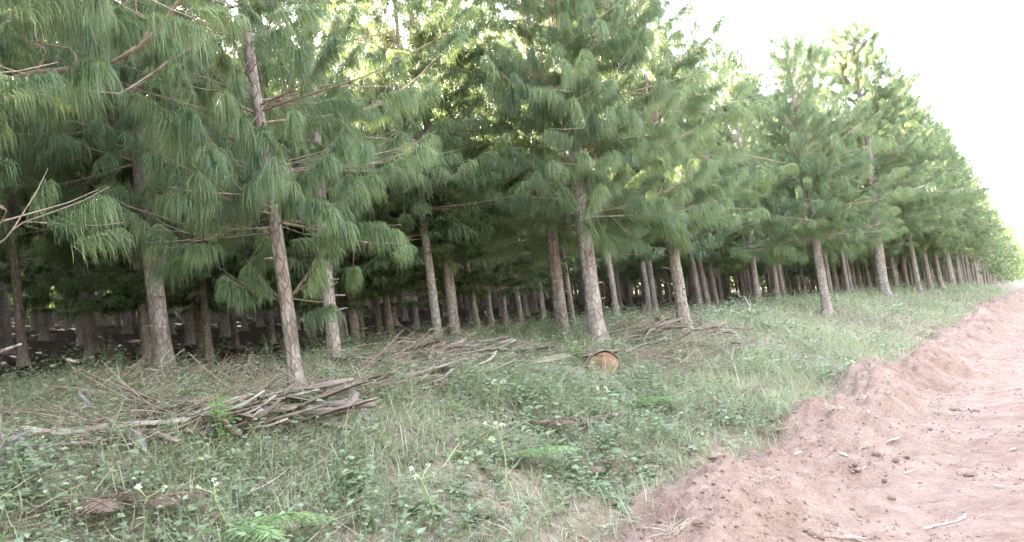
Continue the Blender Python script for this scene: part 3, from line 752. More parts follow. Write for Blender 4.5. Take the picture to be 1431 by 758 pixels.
tag(mb.obj('dry_grass', [M['straw']]), 'dead straw and dry stalks tangled through the green verge', 'dry grass', kind='stuff')

# fallen pine needles under the trees
S = scatter(r, 420, 4.5, 15, 34)
x, y, z, sc, le, aa, ll = S.T
ok = r.random(len(x)) < smooth(le, 4.5, 7) * .7 + .3 * pile_mask(x, y); x, y, z, sc = x[ok], y[ok], z[ok], sc[ok]; n = len(x)
az = r.random(n) * 6.28; L = r.uniform(.12, .28, n) * sc ** .5
d = np.stack([np.cos(az), np.sin(az), r.uniform(-.05, .3, n)], 1)
P = np.stack([x, y, z + .012], 1)[:, None] + d[:, None] * (L[:, None] * np.linspace(0, 1, 3))[..., None]
mb = MB(); strips(mb, P, (sc * .0022)[:, None] * np.array([1, 1, 0]), unit(r.normal(size=(n, 3)) * [1, 1, .2]), 0, r.random(n))
tag(mb.obj('needle_litter', [M['litter']]), 'brown fallen pine needles carpeting the shaded ground', 'needle litter', kind='stuff')

# grit and crumbs of earth on road and bank
n = 42000
dd = 3.4 + 18 * r.random(n) ** 1.7; uu = r.uniform(760, 1480, n); x = (uu - CX) / FPX * dd * 1.02; y = dd
a_, l_ = al(x, y); ok = (l_ > -3.6) & (l_ < 3.0) & (r.random(n) < np.clip(.12 + 1.0 * fbm(a_ / .7, l_ / .5, 91, 3) + .75 * np.exp(-((l_ - 1.9) / .6) ** 2), .03, 1))
x, y = x[ok], y[ok]; n = len(x); z = gz(x, y)
s = np.minimum(.0035 + .016 * r.random(n) ** 5 + .0012 * y * .3, .03) * .9
oc = np.array([[1, 0, 0], [0, 1, 0], [-1, 0, 0], [0, -1, 0], [0, 0, .75], [0, 0, -.6]])
v = np.stack([x, y, z + s * .2], 1)[:, None] + oc * (s[:, None, None] * r.uniform(.6, 1.4, (n, 6, 1)))
o6 = (np.arange(n) * 6)[:, None]
mb = MB(); mb.add(v.reshape(-1, 3), None, np.concatenate([o6 + f for f in ([0, 1, 4], [1, 2, 4], [2, 3, 4], [3, 0, 4], [1, 0, 5], [2, 1, 5], [3, 2, 5], [0, 3, 5])]))
tag(mb.obj('gravel', [M['stone']], smooth=False), 'grit and crumbs of red earth strewn on the road and bank', 'gravel', kind='stuff')

# ------------------------------------------------------------------ slabs of bark, sticks, the log
rs = np.random.default_rng(33); rp = random.Random(12)
def slab_mb(L, Wd, curl, bow, thick=.012, seed=0, upturn=0., ragged=.25):
    """a strip of stripped bark along X: curved across, bowed along, torn at both ends"""
    q_ = np.random.default_rng(seed); K, C = max(9, int(L / .07)), 7
    s = np.linspace(-.5, .5, K); c = np.linspace(-1, 1, C)
    wv = Wd * .5 * (1 - .55 * np.abs(2 * s) ** 3) * (1 + .35 * fbm(s * L * 3 + seed, s * 0 + seed, seed, 3))
    ends = ragged * .18 * q_.random((2, C)) * L ** .3
    X = s[:, None] * L + np.zeros(C); X[0] += ends[0]; X[1] += ends[0] * .5; X[-1] -= ends[1]; X[-2] -= ends[1] * .5
    ang = c * curl * (1 + .25 * np.sin(s * 5 + seed))[:, None]
    rad = wv / max(math.sin(min(curl, 1.5)), .15)
    Y = rad[:, None] * np.sin(ang) + Wd * .35 * fbm(s * 2 + seed, s * 0 + 2, seed + 1, 2)[:, None]
    Z = rad[:, None] * (np.cos(ang) - math.cos(min(curl, 1.5))) + bow * L * (1 - 4 * s ** 2)[:, None] * .25 + upturn * np.clip(s * 2, 0, 1)[:, None] ** 3 * L
    Z = Z + .010 * fbm(X * 14, Y * 30 + seed, seed + 3, 2)
    top = np.stack([X, Y, Z + thick / 2], -1); bot = np.stack([X, Y * .96, Z - thick / 2], -1)
    idx = np.arange(K * C).reshape(K, C); n0 = K * C
    q1 = np.stack([idx[:-1, :-1], idx[1:, :-1], idx[1:, 1:], idx[:-1, 1:]], -1).reshape(-1, 4)
    rim = np.concatenate([idx[:, 0], idx[-1, 1:], idx[-2::-1, -1], idx[0, -2:0:-1]]); rn = np.roll(rim, -1)
    mb = MB(); mb.add(np.concatenate([top.reshape(-1, 3), bot.reshape(-1, 3)]), np.concatenate([q1, q1[:, ::-1] + n0, np.stack([rn, rim, rim + n0, rn + n0], -1)]))
    return mb
def stick_mb(L, r0, bend, seed, forks=0):
    q_ = np.random.default_rng(seed); K = 9; s = np.linspace(-.5, .5, K)
    P = np.stack([s * L, bend * L * fbm(s * 3 + seed, s * 0, seed, 2), bend * L * fbm(s * 3 + seed, s * 0 + 5, seed + 1, 2)], -1)[None]
    mb = MB(); tubes(mb, P, (r0 * (1 - .45 * (s + .5)) * (1 + .25 * q_.normal(size=K) * .5))[None], 7, rough=.25, seed=seed)
    for k in range(forks):
        i = q_.integers(3, K - 1); d = unit(np.array([q_.uniform(.3, 1), q_.normal() * .7, q_.uniform(.1, .8)])) * L * q_.uniform(.15, .3)
        tubes(mb, P[:, i:i + 1] + d * np.linspace(0, 1, 4)[None, :, None], (r0 * .45 * np.linspace(1, .4, 4))[None], 5)
    return mb
def lay(o, u1, v1, u2, v2, lift1=.02, lift2=.02, roll=0.):
    """lay an X-long object between two spots on the ground; returns nothing, sets the matrix"""
    from mathutils import Vector, Matrix
    p, q = ground_hit(u1, v1), ground_hit(u2, v2)
    p = p + UP * lift1; q = q + UP * lift2
    d = Vector(q - p).normalized(); yv = Vector((0, 0, 1)).cross(d).normalized(); zv = d.cross(yv)
    m = Matrix((d, yv, zv)).transposed().to_4x4() @ Matrix.Rotation(roll, 4, 'X')
    m.translation = Vector((p + q) / 2); o.matrix_world = m
def span(u1, v1, u2, v2): return float(np.linalg.norm(ground_hit(u1, v1) - ground_hit(u2, v2)))
# the ones that can be told apart
SLABS = [  # u1 v1 u2 v2 width curl bow upturn lift1 lift2 material label
 (96, 625, 286, 599, .10, .5, .02, 0, .07, .09, 'slab', 'long reddish bark slab tapering to a point at the left of the heap'),
 (150, 600, 295, 594, .07, .5, .03, 0, .12, .14, 'slab', 'bark strip lying over the long reddish slab on the left'),
 (204, 578, 264, 571, .06, .4, .03, 0, .12, .13, 'greywood', 'grey strip lying alone above the long reddish slab'),
 (308, 588, 416, 568, .055, .3, .0, 0, .16, .20, 'palewood', 'pale split board pointing at the foot of the slim pine'),
 (292, 566, 402, 560, .07, .6, .05, 0, .10, .10, 'slab', 'brown bark strip behind the pale split board'),
 (345, 574, 472, 553, .07, .6, .06, 0, .17, .20, 'slab', 'long bark strip crossing in front of the slim pine'),
 (336, 598, 420, 603, .16, .6, .04, 0, .08, .10, 'slab', 'broad bark slab at the front of the heap below the slim pine'),
 (408, 606, 494, 588, .15, .7, .02, .30, .06, .08, 'slab', 'broad curled bark slab with an upturned end right of the slim pine'),
 (430, 590, 460, 566, .09, .8, .03, .1, .08, .14, 'slab', 'short torn bark slab leaning against the foot of the slim pine'),
 (498, 578, 530, 596, .10, .4, .03, 0, .06, .05, 'greywood', 'short grey bark piece lying in grass right of the curled slab'),
 (182, 616, 208, 636, .08, .7, .08, 0, .16, .05, 'greywood', 'purple grey bark piece arching out of the weeds below the long reddish slab'),
 (542, 560, 626, 566, .09, .5, .03, 0, .06, .05, 'slab', 'dark bark strip lying in the grass below the middle heap'),
 (548, 596, 626, 622, .05, .4, .05, 0, .04, .04, 'slab', 'thin bark strip lying in open grass right of the curled slab'),
 (584, 519, 652, 490, .10, .4, .02, 0, .14, .24, 'palewood', 'pale bark slab slanting up the middle heap'),
 (626, 508, 712, 486, .09, .5, .03, 0, .2, .24, 'slab', 'bark slab along the ridge of the middle heap'),
 (664, 503, 802, 512, .08, .5, .05, 0, .12, .05, 'slab', 'long bark slab running from the middle heap to the log'),
 (600, 500, 742, 503, .09, .5, .05, 0, .22, .12, 'slab', 'long brown slab lying across the top of the middle heap'),
 (430, 545, 560, 530, .14, .6, .06, 0, .12, .16, 'slab', 'wide dark brown slab in the saddle between the two heaps'),
 (540, 535, 620, 541, .12, .6, .05, .05, .10, .10, 'slab', 'broad torn orange brown slab at the front of the middle heap'),
 (860, 484, 900, 461, .10, .6, .05, 0, .08, .20, 'slab', 'bark slab slanting up the left of the right hand heap'),
 (870, 487, 908, 464, .06, .5, .03, 0, .06, .20, 'greywood', 'grey strip slanting up the right hand heap'),
 (896, 463, 952, 464, .14, .6, .06, 0, .2, .18, 'slab', 'broad bark slab on top of the right hand heap left of the debris pine'),
 (970, 468, 1018, 458, .14, .7, .06, 0, .12, .14, 'slab', 'dark bark slab right of the debris pine'),
]
STICKS = [  # u1 v1 u2 v2 radius bend lift1 lift2 forks material label
 (997, 442, 1073, 455, .022, .02, .25, .12, 0, 'palewood', 'long pale pole lying in the grass right of the debris pine'),
 (1034, 430, 1052, 447, .02, .02, .45, .18, 0, 'palewood', 'short pale stick propped across the long pale pole'),
 (876, 500, 972, 492, .018, .10, .08, .16, 2, 'greywood', 'crooked grey branch lying right of the sawn log'),
 (893, 500, 908, 474, .014, .15, .02, .28, 1, 'twig', 'forked orange brown twig standing up right of the sawn log'),
 (1006, 524, 1047, 496, .016, .12, .02, .16, 1, 'greywood', 'grey stick half buried in the weeds below the debris pine'),
 (1078, 514, 1106, 506, .022, .08, .05, .08, 0, 'palewood', 'short brown stick on the grass near the top of the dirt bank'),
 (127, 590, 154, 622, .018, .12, .20, .05, 0, 'greywood', 'grey stick leaning over the long reddish slab'),
 (371, 606, 376, 604, .006, .02, .0, .22, 0, 'palewood', 'thin pale peg standing upright in the left heap'),
 (-10, 642, 44, 628, .028, .14, .06, .10, 1, 'greywood', 'thick grey branch at the left edge of the picture'),
 (26, 638, 56, 672, .024, .08, .10, .03, 0, 'greywood', 'grey stick pointing down into the weeds at the far left'),
 (52, 634, 98, 640, .018, .10, .05, .05, 1, 'greywood', 'low grey stick between the left edge and the reddish slab'),
 (232, 556, 260, 530, .009, .04, .02, .14, 0, 'palewood', 'thin straight stick slanting up left of the slim pine'),
 (205, 556, 222, 532, .016, .25, .03, .2, 2, 'twig', 'crooked brown twig standing in front of the thick spotted pine'),
 (1290, 602, 1352, 578, .012, .12, .012, .014, 0, 'greywood', 'long thin stick lying on the road at the foot of the bank'),
 (1160, 752, 1230, 762, .010, .08, .014, .012, 0, 'twig', 'brown stick lying on the road at the bottom edge'),
 (1292, 742, 1352, 726, .007, .05, .012, .012, 0, 'chip', 'thin pale stick lying on the road near the bottom right'),
]
for k, (u1, v1, u2, v2, wdt, curl, bow, upt, f1, f2, mt, lab) in enumerate(SLABS):
    L = max(span(u1, v1, u2, v2), .35)
    o = slab_mb(L, wdt, curl, bow, .013, 200 + k, upt).obj('bark_slab', [M[mt]]); lay(o, u1, v1, u2, v2, f1 * (.42 if u1 < 480 else .6), f2 * (.42 if u1 < 480 else .6), rp.uniform(-.5, .5))
    tag(o, lab, 'bark slab', 'bark slabs stripped off logs')
for k, (u1, v1, u2, v2, r0, bend, f1, f2, fk, mt, lab) in enumerate(STICKS):
    L = math.hypot(max(span(u1, v1, u2, v2), .1), f2 - f1)
    o = stick_mb(L, r0, bend, 400 + k, fk).obj('stick', [M[mt]]); lay(o, u1, v1, u2, v2, f1, f2)
    tag(o, lab, 'stick', 'sticks lying about')
# the loose rest of each heap: copies of a few torn strips
kinds = []
for k in range(11):
    kinds.append(slab_mb(rp.uniform(.55, 1.25), rp.uniform(.025, .10), rp.uniform(.3, 1.0), rp.uniform(-.04, .1), .011, 600 + k, rp.choice([0, 0, .08])).mesh('bark_strip', [M[('slab', 'slab', 'slab', 'palewood', 'slab', 'greywood')[k % 6]]]))
from mathutils import Vector, Matrix
for (u, v, su, sv, n, hgt, ang, lab) in (
    (600, 512, 75, 17, 75, .17, .25, 'torn bark strip among many in the middle heap behind the pines'),
    (490, 535, 60, 14, 40, .08, .1, 'torn bark strip among many between the slim pine and the middle heap'),
    (360, 578, 75, 18, 60, .06, .05, 'torn bark strip among many around the foot of the slim pine'),
    (215, 600, 75, 17, 30, .08, .0, 'torn bark strip among many at the left end of the bark heap'),
    (735, 503, 40, 6, 10, .10, -.1, 'torn bark strip among many trailing from the middle heap to the log'),
    (910, 472, 36, 9, 36, .28, .2, 'torn bark strip among many in the right hand heap by the debris pine'),
    (995, 463, 18, 5, 7, .12, .1, 'torn bark strip among many right of the debris pine')):
    for k in range(n):
        gu, gv = np.clip(rs.normal(), -1.6, 1.6), np.clip(rs.normal(), -1.5, 1.5)
        p = ground_hit(u + su * gu, v + sv * gv + su * gu * (-.10 if u < 700 else 0))
        rise = hgt * math.exp(-(gu ** 2 + gv ** 2) * .7)
        o = bpy.data.objects.new('bark_strip', rp.choice(kinds)); COL.objects.link(o)
        o.rotation_euler = (rp.gauss(0, .6), rp.gauss(0, .15) , ang + rp.gauss(0, .65) + rp.choice([0, PI]))
        s_ = rp.uniform(.7, 1.15); o.scale = (s_, s_ * rp.uniform(.8, 1.2), s_)
        o.location = p + UP * (rp.random() * rise + .025)
        tag(o, lab, 'bark strip', lab.replace('torn bark strip among many', 'torn bark strips'))
# brushwood in the heaps: a tangle of fine twigs
mb = MB(); n = 2600; PP, RR = [], []
for k in range(n):
    u, v, su, sv, h_ = rp.choice([(600, 510, 80, 14, .22), (480, 540, 70, 14, .08), (340, 575, 90, 18, .05), (230, 560, 80, 16, .08), (150, 585, 70, 22, .14), (915, 470, 40, 8, .2), (960, 500, 50, 12, .05)])
    gu, gv = np.clip(rs.normal(size=2), -1.7, 1.7); p = ground_hit(u + su * gu, v + sv * gv - su * gu * .1) + UP * (rp.random() * h_ + .02)
    az = rp.gauss(.1, .7) + rp.choice([0, PI]); L = rp.uniform(.15, .6); e = rp.gauss(.05, .25)
    s_ = np.linspace(0, 1, 5); d = np.array([math.cos(az) * math.cos(e), math.sin(az) * math.cos(e), math.sin(e)])
    PP.append(p + d * (L * s_)[:, None] + rs.normal(size=3) * .12 * L * (s_ ** 2)[:, None]); RR.append(rp.uniform(.003, .008) * (1 - .6 * s_))
tubes(mb, np.array(PP), np.array(RR), 4)
tag(mb.obj('brushwood', [M['twig']]), 'tangle of fine dead twigs in and around the bark heaps', 'brushwood', kind='stuff')

# the sawn log: bark sleeve, orange end face, torn bark lips
c = ground_hit(846, 521); rl = 21 * c[1] / FPX
root = empty('log', c); root.rotation_euler = (0, .05, math.radians(96))
tag(root, 'short bark covered log with orange sawn end facing the road', 'log')
ang = np.linspace(0, 2 * PI, 33)[:-1]; q_ = np.random.default_rng(3)
Ks = np.linspace(0, .62, 10)
def ringr(x, ex): return rl * (1 + .07 * fbm(ang * 1.6 + ex, ang * 0 + x * 3, 77, 3) + .10 * np.clip(np.sin(ang), 0, 1) ** 2)
ctr = rl * .55
rings = [np.stack([np.full(32, x) + (.05 * fbm(ang * 2, ang * 0, 79, 3) if x == 0 else 0), ringr(x, 0) * 1.07 * np.cos(ang), ctr + ringr(x, 0) * .83 * np.sin(ang)], -1) for x in Ks]
inner = [np.stack([np.full(32, x) + (.05 * fbm(ang * 2, ang * 0, 79, 3) if x == 0 else 0), ringr(x, 0) * 1.02 * np.cos(ang), ctr + ringr(x, 0) * .78 * np.sin(ang)], -1) for x in (0., .05)]
rr_ = np.array([inner[1], inner[0]] + rings); idx = np.arange(rr_.shape[0] * 32).reshape(-1, 32); nx = np.roll(idx, -1, 1)
mb = MB(); mb.add(rr_.reshape(-1, 3), np.stack([idx[:-1], nx[:-1], nx[1:], idx[1:]], -1).reshape(-1, 4)[:, ::-1])
ce = np.concatenate([rings[-1], [[.62, 0, ctr]]]); mb.add(ce, None, np.stack([np.arange(32), np.roll(np.arange(32), -1), np.full(32, 32)], 1)[:, ::-1])
mb.obj('bark', [M['slab']], root)
lowcut = np.where(np.sin(ang) > 0, .9, 1.)
fr = [np.stack([np.full(32, .02 - .012 * f) + .006 * q_.random(32), ringr(0, 0) * .99 * f * np.cos(ang), ctr - .02 * rl + ringr(0, 0) * .79 * f * np.sin(ang) * lowcut], -1) for f in (1., .75, .5, .25)]
rr_ = np.array(fr); idx = np.arange(4 * 32).reshape(4, 32); nx = np.roll(idx, -1, 1)
mb = MB(); mb.add(np.concatenate([rr_.reshape(-1, 3), [[.004, 0, ctr]]]), np.stack([idx[:-1], nx[:-1], nx[1:], idx[1:]], -1).reshape(-1, 4), np.stack([idx[-1], nx[-1], np.full(32, 128)], -1))
mb.obj('sawn_end', [M['cut']], root)
for k, (yy, zz, L, a_) in enumerate(((-.02, 1.75, .55, .3), (.05, 1.85, .4, -.5), (.0, 1.62, .5, .1))):
    o = slab_mb(L, .10, .6, .06, .014, 700 + k).obj('loose_bark', [M['slab']], root); o.location = (.16 + .05 * k, yy, zz * rl * .74); o.rotation_euler = (.2 * (k - 1), .05, 1.3 + a_)

# ------------------------------------------------------------------ stones, clods, chips
stones = []
for k in range(6):
    q_ = np.random.default_rng(50 + k); nu, nv = 12, 8
    th, ph = np.meshgrid(np.arange(nu) * 2 * PI / nu, np.linspace(.0, PI, nv))
    dvec = np.stack([np.sin(ph) * np.cos(th), np.sin(ph) * np.sin(th), np.cos(ph)], -1)
    rad = 1 + .32 * fbm(dvec[..., 0] * 1.7 + k * 9, dvec[..., 1] * 1.7 + dvec[..., 2] * 2.1, 50 + k, 3)
    v = dvec * rad[..., None] * np.array([1, q_.uniform(.65, .95), q_.uniform(.5, .8)])
    v[0] = v[0].mean(0); v[-1] = v[-1].mean(0)
    idx = np.arange(nu * nv).reshape(nv, nu); nx = np.roll(idx, -1, 1)
    mb = MB(); mb.add(v.reshape(-1, 3), np.stack([idx[:-1], nx[:-1], nx[1:], idx[1:]], -1).reshape(-1, 4)[:, ::-1])
    stones.append(mb.mesh('stone', [M['stone']], k % 2 == 0))
def stone(u, v, s, label, name='stone', group='stones on the road'):
    p = ground_hit(u, v); o = bpy.data.objects.new(name, rp.choice(stones)); COL.objects.link(o)
    o.location = p + UP * s * .25; o.scale = (s, s, s); o.rotation_euler = (rp.gauss(0, .2), rp.gauss(0, .2), rp.random() * 6.28)
    tag(o, label, name.replace('_', ' '), group)
for (u, v, w_, lab) in ((1252, 646, 11, 'rounded pinkish stone in the middle of the near road, largest there'), (1364, 576, 9, 'lone rounded stone where the thin stick ends on the road'),
    (1225, 637, 11, 'flat stone at the foot of the bank near the road'), (1135, 748, 11, 'left stone of the clutch at the bottom edge of the road'),
    (1147, 753, 12, 'right stone of the clutch at the bottom edge of the road'), (1105, 753, 9, 'smooth orange stone left of the clutch at the bottom edge'),
    (1236, 674, 9, 'stone just below the rounded pinkish stone on the near road'), (1268, 640, 7, 'small pale stone right of the rounded pinkish stone'),
    (1246, 698, 11, 'dusty half buried stone lower on the near road')):
    stone(u, v, w_ * ground_hit(u, v)[1] / FPX * .55, lab)
for k in range(14):
    v = rs.uniform(600, 750); u = np.interp(v, [560, 758], [1290, 1090]) + abs(rs.normal()) * 70 - 25
    if u < 1425: stone(u, v, rs.uniform(.012, .034), 'small dusty stone loose on the dirt road')
for k in range(30):
    a_, l_ = 3.5 + 13 * rs.random() ** 1.4, rs.normal(1.75, .42)
    x, y = xy(a_, l_); q = project((x, y, .3))
    if not q or not (790 < q[0] < 1431 and q[1] < 757): continue
    o = bpy.data.objects.new('dirt_clod', rp.choice(stones)); COL.objects.link(o); s_ = .02 + .055 * rs.random() ** 2.5
    o.location = (x, y, float(gz(x, y)) + s_ * .15); o.scale = (s_, s_, s_ * .6); o.rotation_euler = (0, 0, rp.random() * 6)
    tag(o, 'crumbly red clod of earth on the graded bank', 'dirt clod', 'clods of earth on the bank')
for k, (u1, v1, u2, v2, wdt, lab) in enumerate(((1210, 584, 1215, 577, .05, 'white wood chip standing out high on the dirt bank'), (1172, 634, 1188, 642, .035, 'white chip beside the foot of the bank'),
    (1196, 668, 1212, 656, .022, 'thin white splinter slanting on the near road'), (1262, 664, 1280, 660, .018, 'small white splinter near the rounded pinkish stone'),
    (1336, 730, 1354, 722, .020, 'white splinter beside the thin pale stick at the bottom right'), (1236, 622, 1262, 614, .03, 'pale chip among the stones at the foot of the bank'),
    (1176, 752, 1215, 757, .05, 'pale bark flake at the bottom edge of the road'), (1385, 682, 1408, 684, .02, 'pale dry stalk flat on the road at the right'),
    (1110, 640, 1122, 634, .03, 'pale chip on the shoulder of the bank'), (1412, 632, 1420, 629, .05, 'bright pale chip far right on the road'),
    (1118, 524, 1126, 520, .03, 'pale chip in the grass above the bank'))):
    L = max(span(u1, v1, u2, v2), .06) * .8
    o = slab_mb(L, wdt * .75, .3, .03, .006, 800 + k, 0, .1).obj('wood_chip', [M['chip']]); lay(o, u1, v1, u2, v2, .014, .016); tag(o, lab, 'wood chip', 'pale chips of wood')

# ------------------------------------------------------------------ plants that can be told apart
def frond_arrays(mb, base, dirh, L, arch, mat=0, tint=.5, seed=0, droop=.0, wid=.32):
    """one bracken frond: arching rachis, paired pinnae, each with its own leaflets"""
    q_ = np.random.default_rng(seed); K = 14; s = np.linspace(0, 1, K)
    d = np.array([math.cos(dirh), math.sin(dirh), 0.])
    P = base + d * (L * (s - .1 * s ** 2))[:, None] + UP * (L * arch * (1.6 * s - 1.75 * s ** 2 - droop * s ** 2))[:, None]
    tubes(mb, P[None], (.004 * (1 - .8 * s))[None], 4, mat, np.array([min(tint + .2, 1)]))
    n = 26; st = np.linspace(.16, .985, n); f = st * (K - 1); k = np.minimum(f.astype(int), K - 2); w_ = (f - k)[:, None]
    pp = P[k] * (1 - w_) + P[k + 1] * w_; T = unit(P[k + 1] - P[k])
    for sgn in (-1, 1):
        sd = unit(np.cross(UP, T)) * sgn
        pd = unit(sd + T * .35 + q_.normal(size=(n, 3)) * .08 - UP * .12)
        pl = L * wid * np.sin(PI * np.clip(st * 1.02, 0, 1)) ** .8 * (1 - .35 * st) + .01
        m = 9; ms = np.linspace(.1, .97, m)
        lp = pp[:, None] + pd[:, None] * (pl[:, None] * ms)[..., None] - UP * (pl[:, None] * .18 * ms ** 2)[..., None]
        for s2 in (-1, 1):
            ld_ = unit(T[:, None] * s2 + pd[:, None] * .45 + q_.normal(size=(n, m, 3)) * .08)
            ll_ = (pl[:, None] * .20 * (1 - .75 * ms) + .004)
            nr = np.tile(UP, (n * m, 1)) + q_.normal(size=(n * m, 3)) * .12
            leaf_faces(mb, lp.reshape(-1, 3), ld_.reshape(-1, 3), nr, ll_.ravel(), ll_.ravel() * .26, np.clip(tint + q_.normal(size=n * m) * .12, 0, 1), mat, .1)
FERNS = [  # u v of the root, frond directions (radians), length, arch, material, label
 (312, 757, [(.25, .62), (2.6, .45), (1.2, .4), (-.5, .45)], .24, 'fern', 'bright green bracken fern at the bottom edge left of centre'),
 (672, 650, [(2.95, .62)], .14, 'fern', 'long pale fern frond lying leftward beside the tall flowering weed'),
 (712, 652, [(-.15, .58)], .12, 'fern', 'long pale fern frond lying rightward beside the tall flowering weed'),
 (862, 578, [(2.9, .72), (.1, .75)], .08, 'fern', 'long bright fern frond stretched flat in the grass below the sawn log'),
 (66, 560, [(.3, .5), (2.5, .5), (1.4, .4), (4.3, .4)], .35, 'fern', 'bright feathery fern on the far left below the dark forest'),
 (455, 548, [(.2, .45), (2.9, .4), (1.5, .35)], .5, 'fern', 'small upright fern between the slim pine and the leaning grey pine'),
 (110, 716, [(.2, .45), (2.2, .4), (-.7, .42), (3.6, .42), (1.2, .4)], .18, 'deadfern', 'dead red brown fern collapsed in the weeds at the bottom left'),
 (200, 726, [(.4, .35), (2.9, .35), (-.6, .3)], .12, 'deadfern', 'smaller dead fern right of the collapsed brown one at the bottom left'),
 (755, 606, [(.3, .45), (2.7, .4), (-.6, .4), (1.4, .35)], .12, 'deadfern', 'dead brown fern in the middle of the verge below the log'),
 (838, 596, [(.1, .4), (2.9, .4), (4.2, .35)], .12, 'deadfern', 'dead brown fern under the long bright frond below the log'),
 (820, 668, [(.5, .35), (3.0, .35), (5.0, .3)], .12, 'deadfern', 'dead brown fern near the lip of the bank'),
 (1035, 556, [(.5, .5), (3.0, .5), (5.0, .4)], .10, 'deadfern', 'dead brown fern on the verge above the dirt bank'),
]
for k, (u, v, fr_, arch, mt, lab) in enumerate(FERNS):
    p = ground_hit(u, v); mb = MB()
    for j, (az_, L) in enumerate(fr_): frond_arrays(mb, np.array([0, 0, .03 + .05 * (arch < .15)]), az_, L, arch, 0, .5 + .2 * math.sin(k * 3 + j), k * 10 + j)
    o = mb.obj('fern', [M[mt]]); o.location = p; tag(o, lab, 'fern', 'ferns on the verge')
FLOW = [(706, 692, .42, 'tall pale flowering weed standing alone in the middle of the foreground grass'), (602, 738, .27, 'pale budding stalk in the grass at bottom centre'),
 (312, 742, .18, 'short white flowered weed in front of the bright fern'), (210, 748, .17, 'pale green stalk with a white bud at the bottom left'),
 (700, 588, .3, 'slender weed with a pale top behind the tall flowering weed'), (843, 590, .26, 'thin weed with white flowers by the bright flat frond'), (868, 502, .2, 'white tipped weed right of the sawn log')]
for k, (u, v, h_, lab) in enumerate(FLOW):
    p = ground_hit(u, v); q_ = np.random.default_rng(900 + k); root = empty('flowering_weed', p); tag(root, lab, 'weed', 'pale flowering weeds')
    s_ = np.linspace(0, 1, 7); St = np.stack([.03 * np.sin(s_ * 3 + k), .02 * np.sin(s_ * 2), s_ * h_], -1)
    mb = MB(); tubes(mb, St[None], (.0052 * (1 - .4 * s_))[None], 6, 0, np.array([.6]))
    tips = []
    for j in range(4 if h_ > .2 else 3):
        az_ = j * 1.7 + k; e = q_.uniform(.04, .09); t_ = np.array([math.cos(az_) * e, math.sin(az_) * e, q_.uniform(.02, .07)])
        tubes(mb, (St[-1] + t_ * np.linspace(0, 1, 4)[:, None])[None], np.full((1, 4), .0026), 4, 0, np.array([.7])); tips.append(St[-1] + t_)
    mb.obj('stem', [M['stem']], root)
    n = 10; zz = np.linspace(.05, .75, n) * h_; azs = np.arange(n) * 2.4
    d = unit(np.stack([np.cos(azs), np.sin(azs), np.full(n, .35)], 1)); mb = MB()
    leaf_faces(mb, np.stack([zz * 0, zz * 0, zz], 1) + d * .006, d, np.tile(UP, (n, 1)), np.full(n, .055), np.full(n, .012), q_.random(n) * .5 + .3)
    mb.obj('leaves', [M['weed']], root)
    for t_ in tips:
        mb = MB(); n = 14; d = unit(q_.normal(size=(n, 3)) + UP * .5); leaf_faces(mb, t_ + d * .004, d, q_.normal(size=(n, 3)), np.full(n, .014), np.full(n, .0045), q_.random(n))
        mb.obj('flower_head', [M['petal']], root)
SHR = [(312, 632, .36, 1.0, 'bright leafy green shrub in front of the pale split board'), (378, 512, .45, .8, 'leafy sapling between the thick spotted pine and the slim pine'), (398, 500, .4, .7, 'small leafy sapling just left of the slim pine trunk'),
 (808, 512, .22, .8, 'light green seedling just left of the sawn log'), (645, 600, .22, .8, 'leafy grey green clump in the verge left of centre'), (150, 520, .5, .7, 'thin shrub in front of the dark forest at the left')]
for k, (u, v, h_, ls_, lab) in enumerate(SHR):
    p = ground_hit(u, v); q_ = np.random.default_rng(950 + k); root = empty('shrub', p); tag(root, lab, 'shrub', 'leafy shrubs on the verge')
    mb, lf = MB(), MB()
    for j in range(5):
        az_ = j * 1.26 + k; e = q_.uniform(.05, .28) * h_; s_ = np.linspace(0, 1, 6); hh = h_ * q_.uniform(.7, 1.05)
        St = np.stack([np.cos(az_) * e * s_ ** 1.3, np.sin(az_) * e * s_ ** 1.3, s_ * hh], -1); tubes(mb, St[None], (.004 * (1 - .5 * s_))[None], 5, 0, np.array([.3]))
        n = 15; f = np.linspace(.2, 1, n); zz = np.stack([np.interp(f, s_, St[:, i]) for i in range(3)], 1); azs = np.arange(n) * 2.4 + j
        d = unit(np.stack([np.cos(azs), np.sin(azs), q_.uniform(.1, .6, n)], 1)); L = ls_ * q_.uniform(.06, .10, n)
        leaf_faces(lf, zz + d * .008, d, np.tile(UP, (n, 1)) + q_.normal(size=(n, 3)) * .2, L, L * .17, np.clip(f * .8 + q_.random(n) * .25, 0, 1))
    mb.obj('stems', [M['stem']], root); lf.obj('leaves', [M['shrub'] if k in (0, 3) else M['weed']], root)
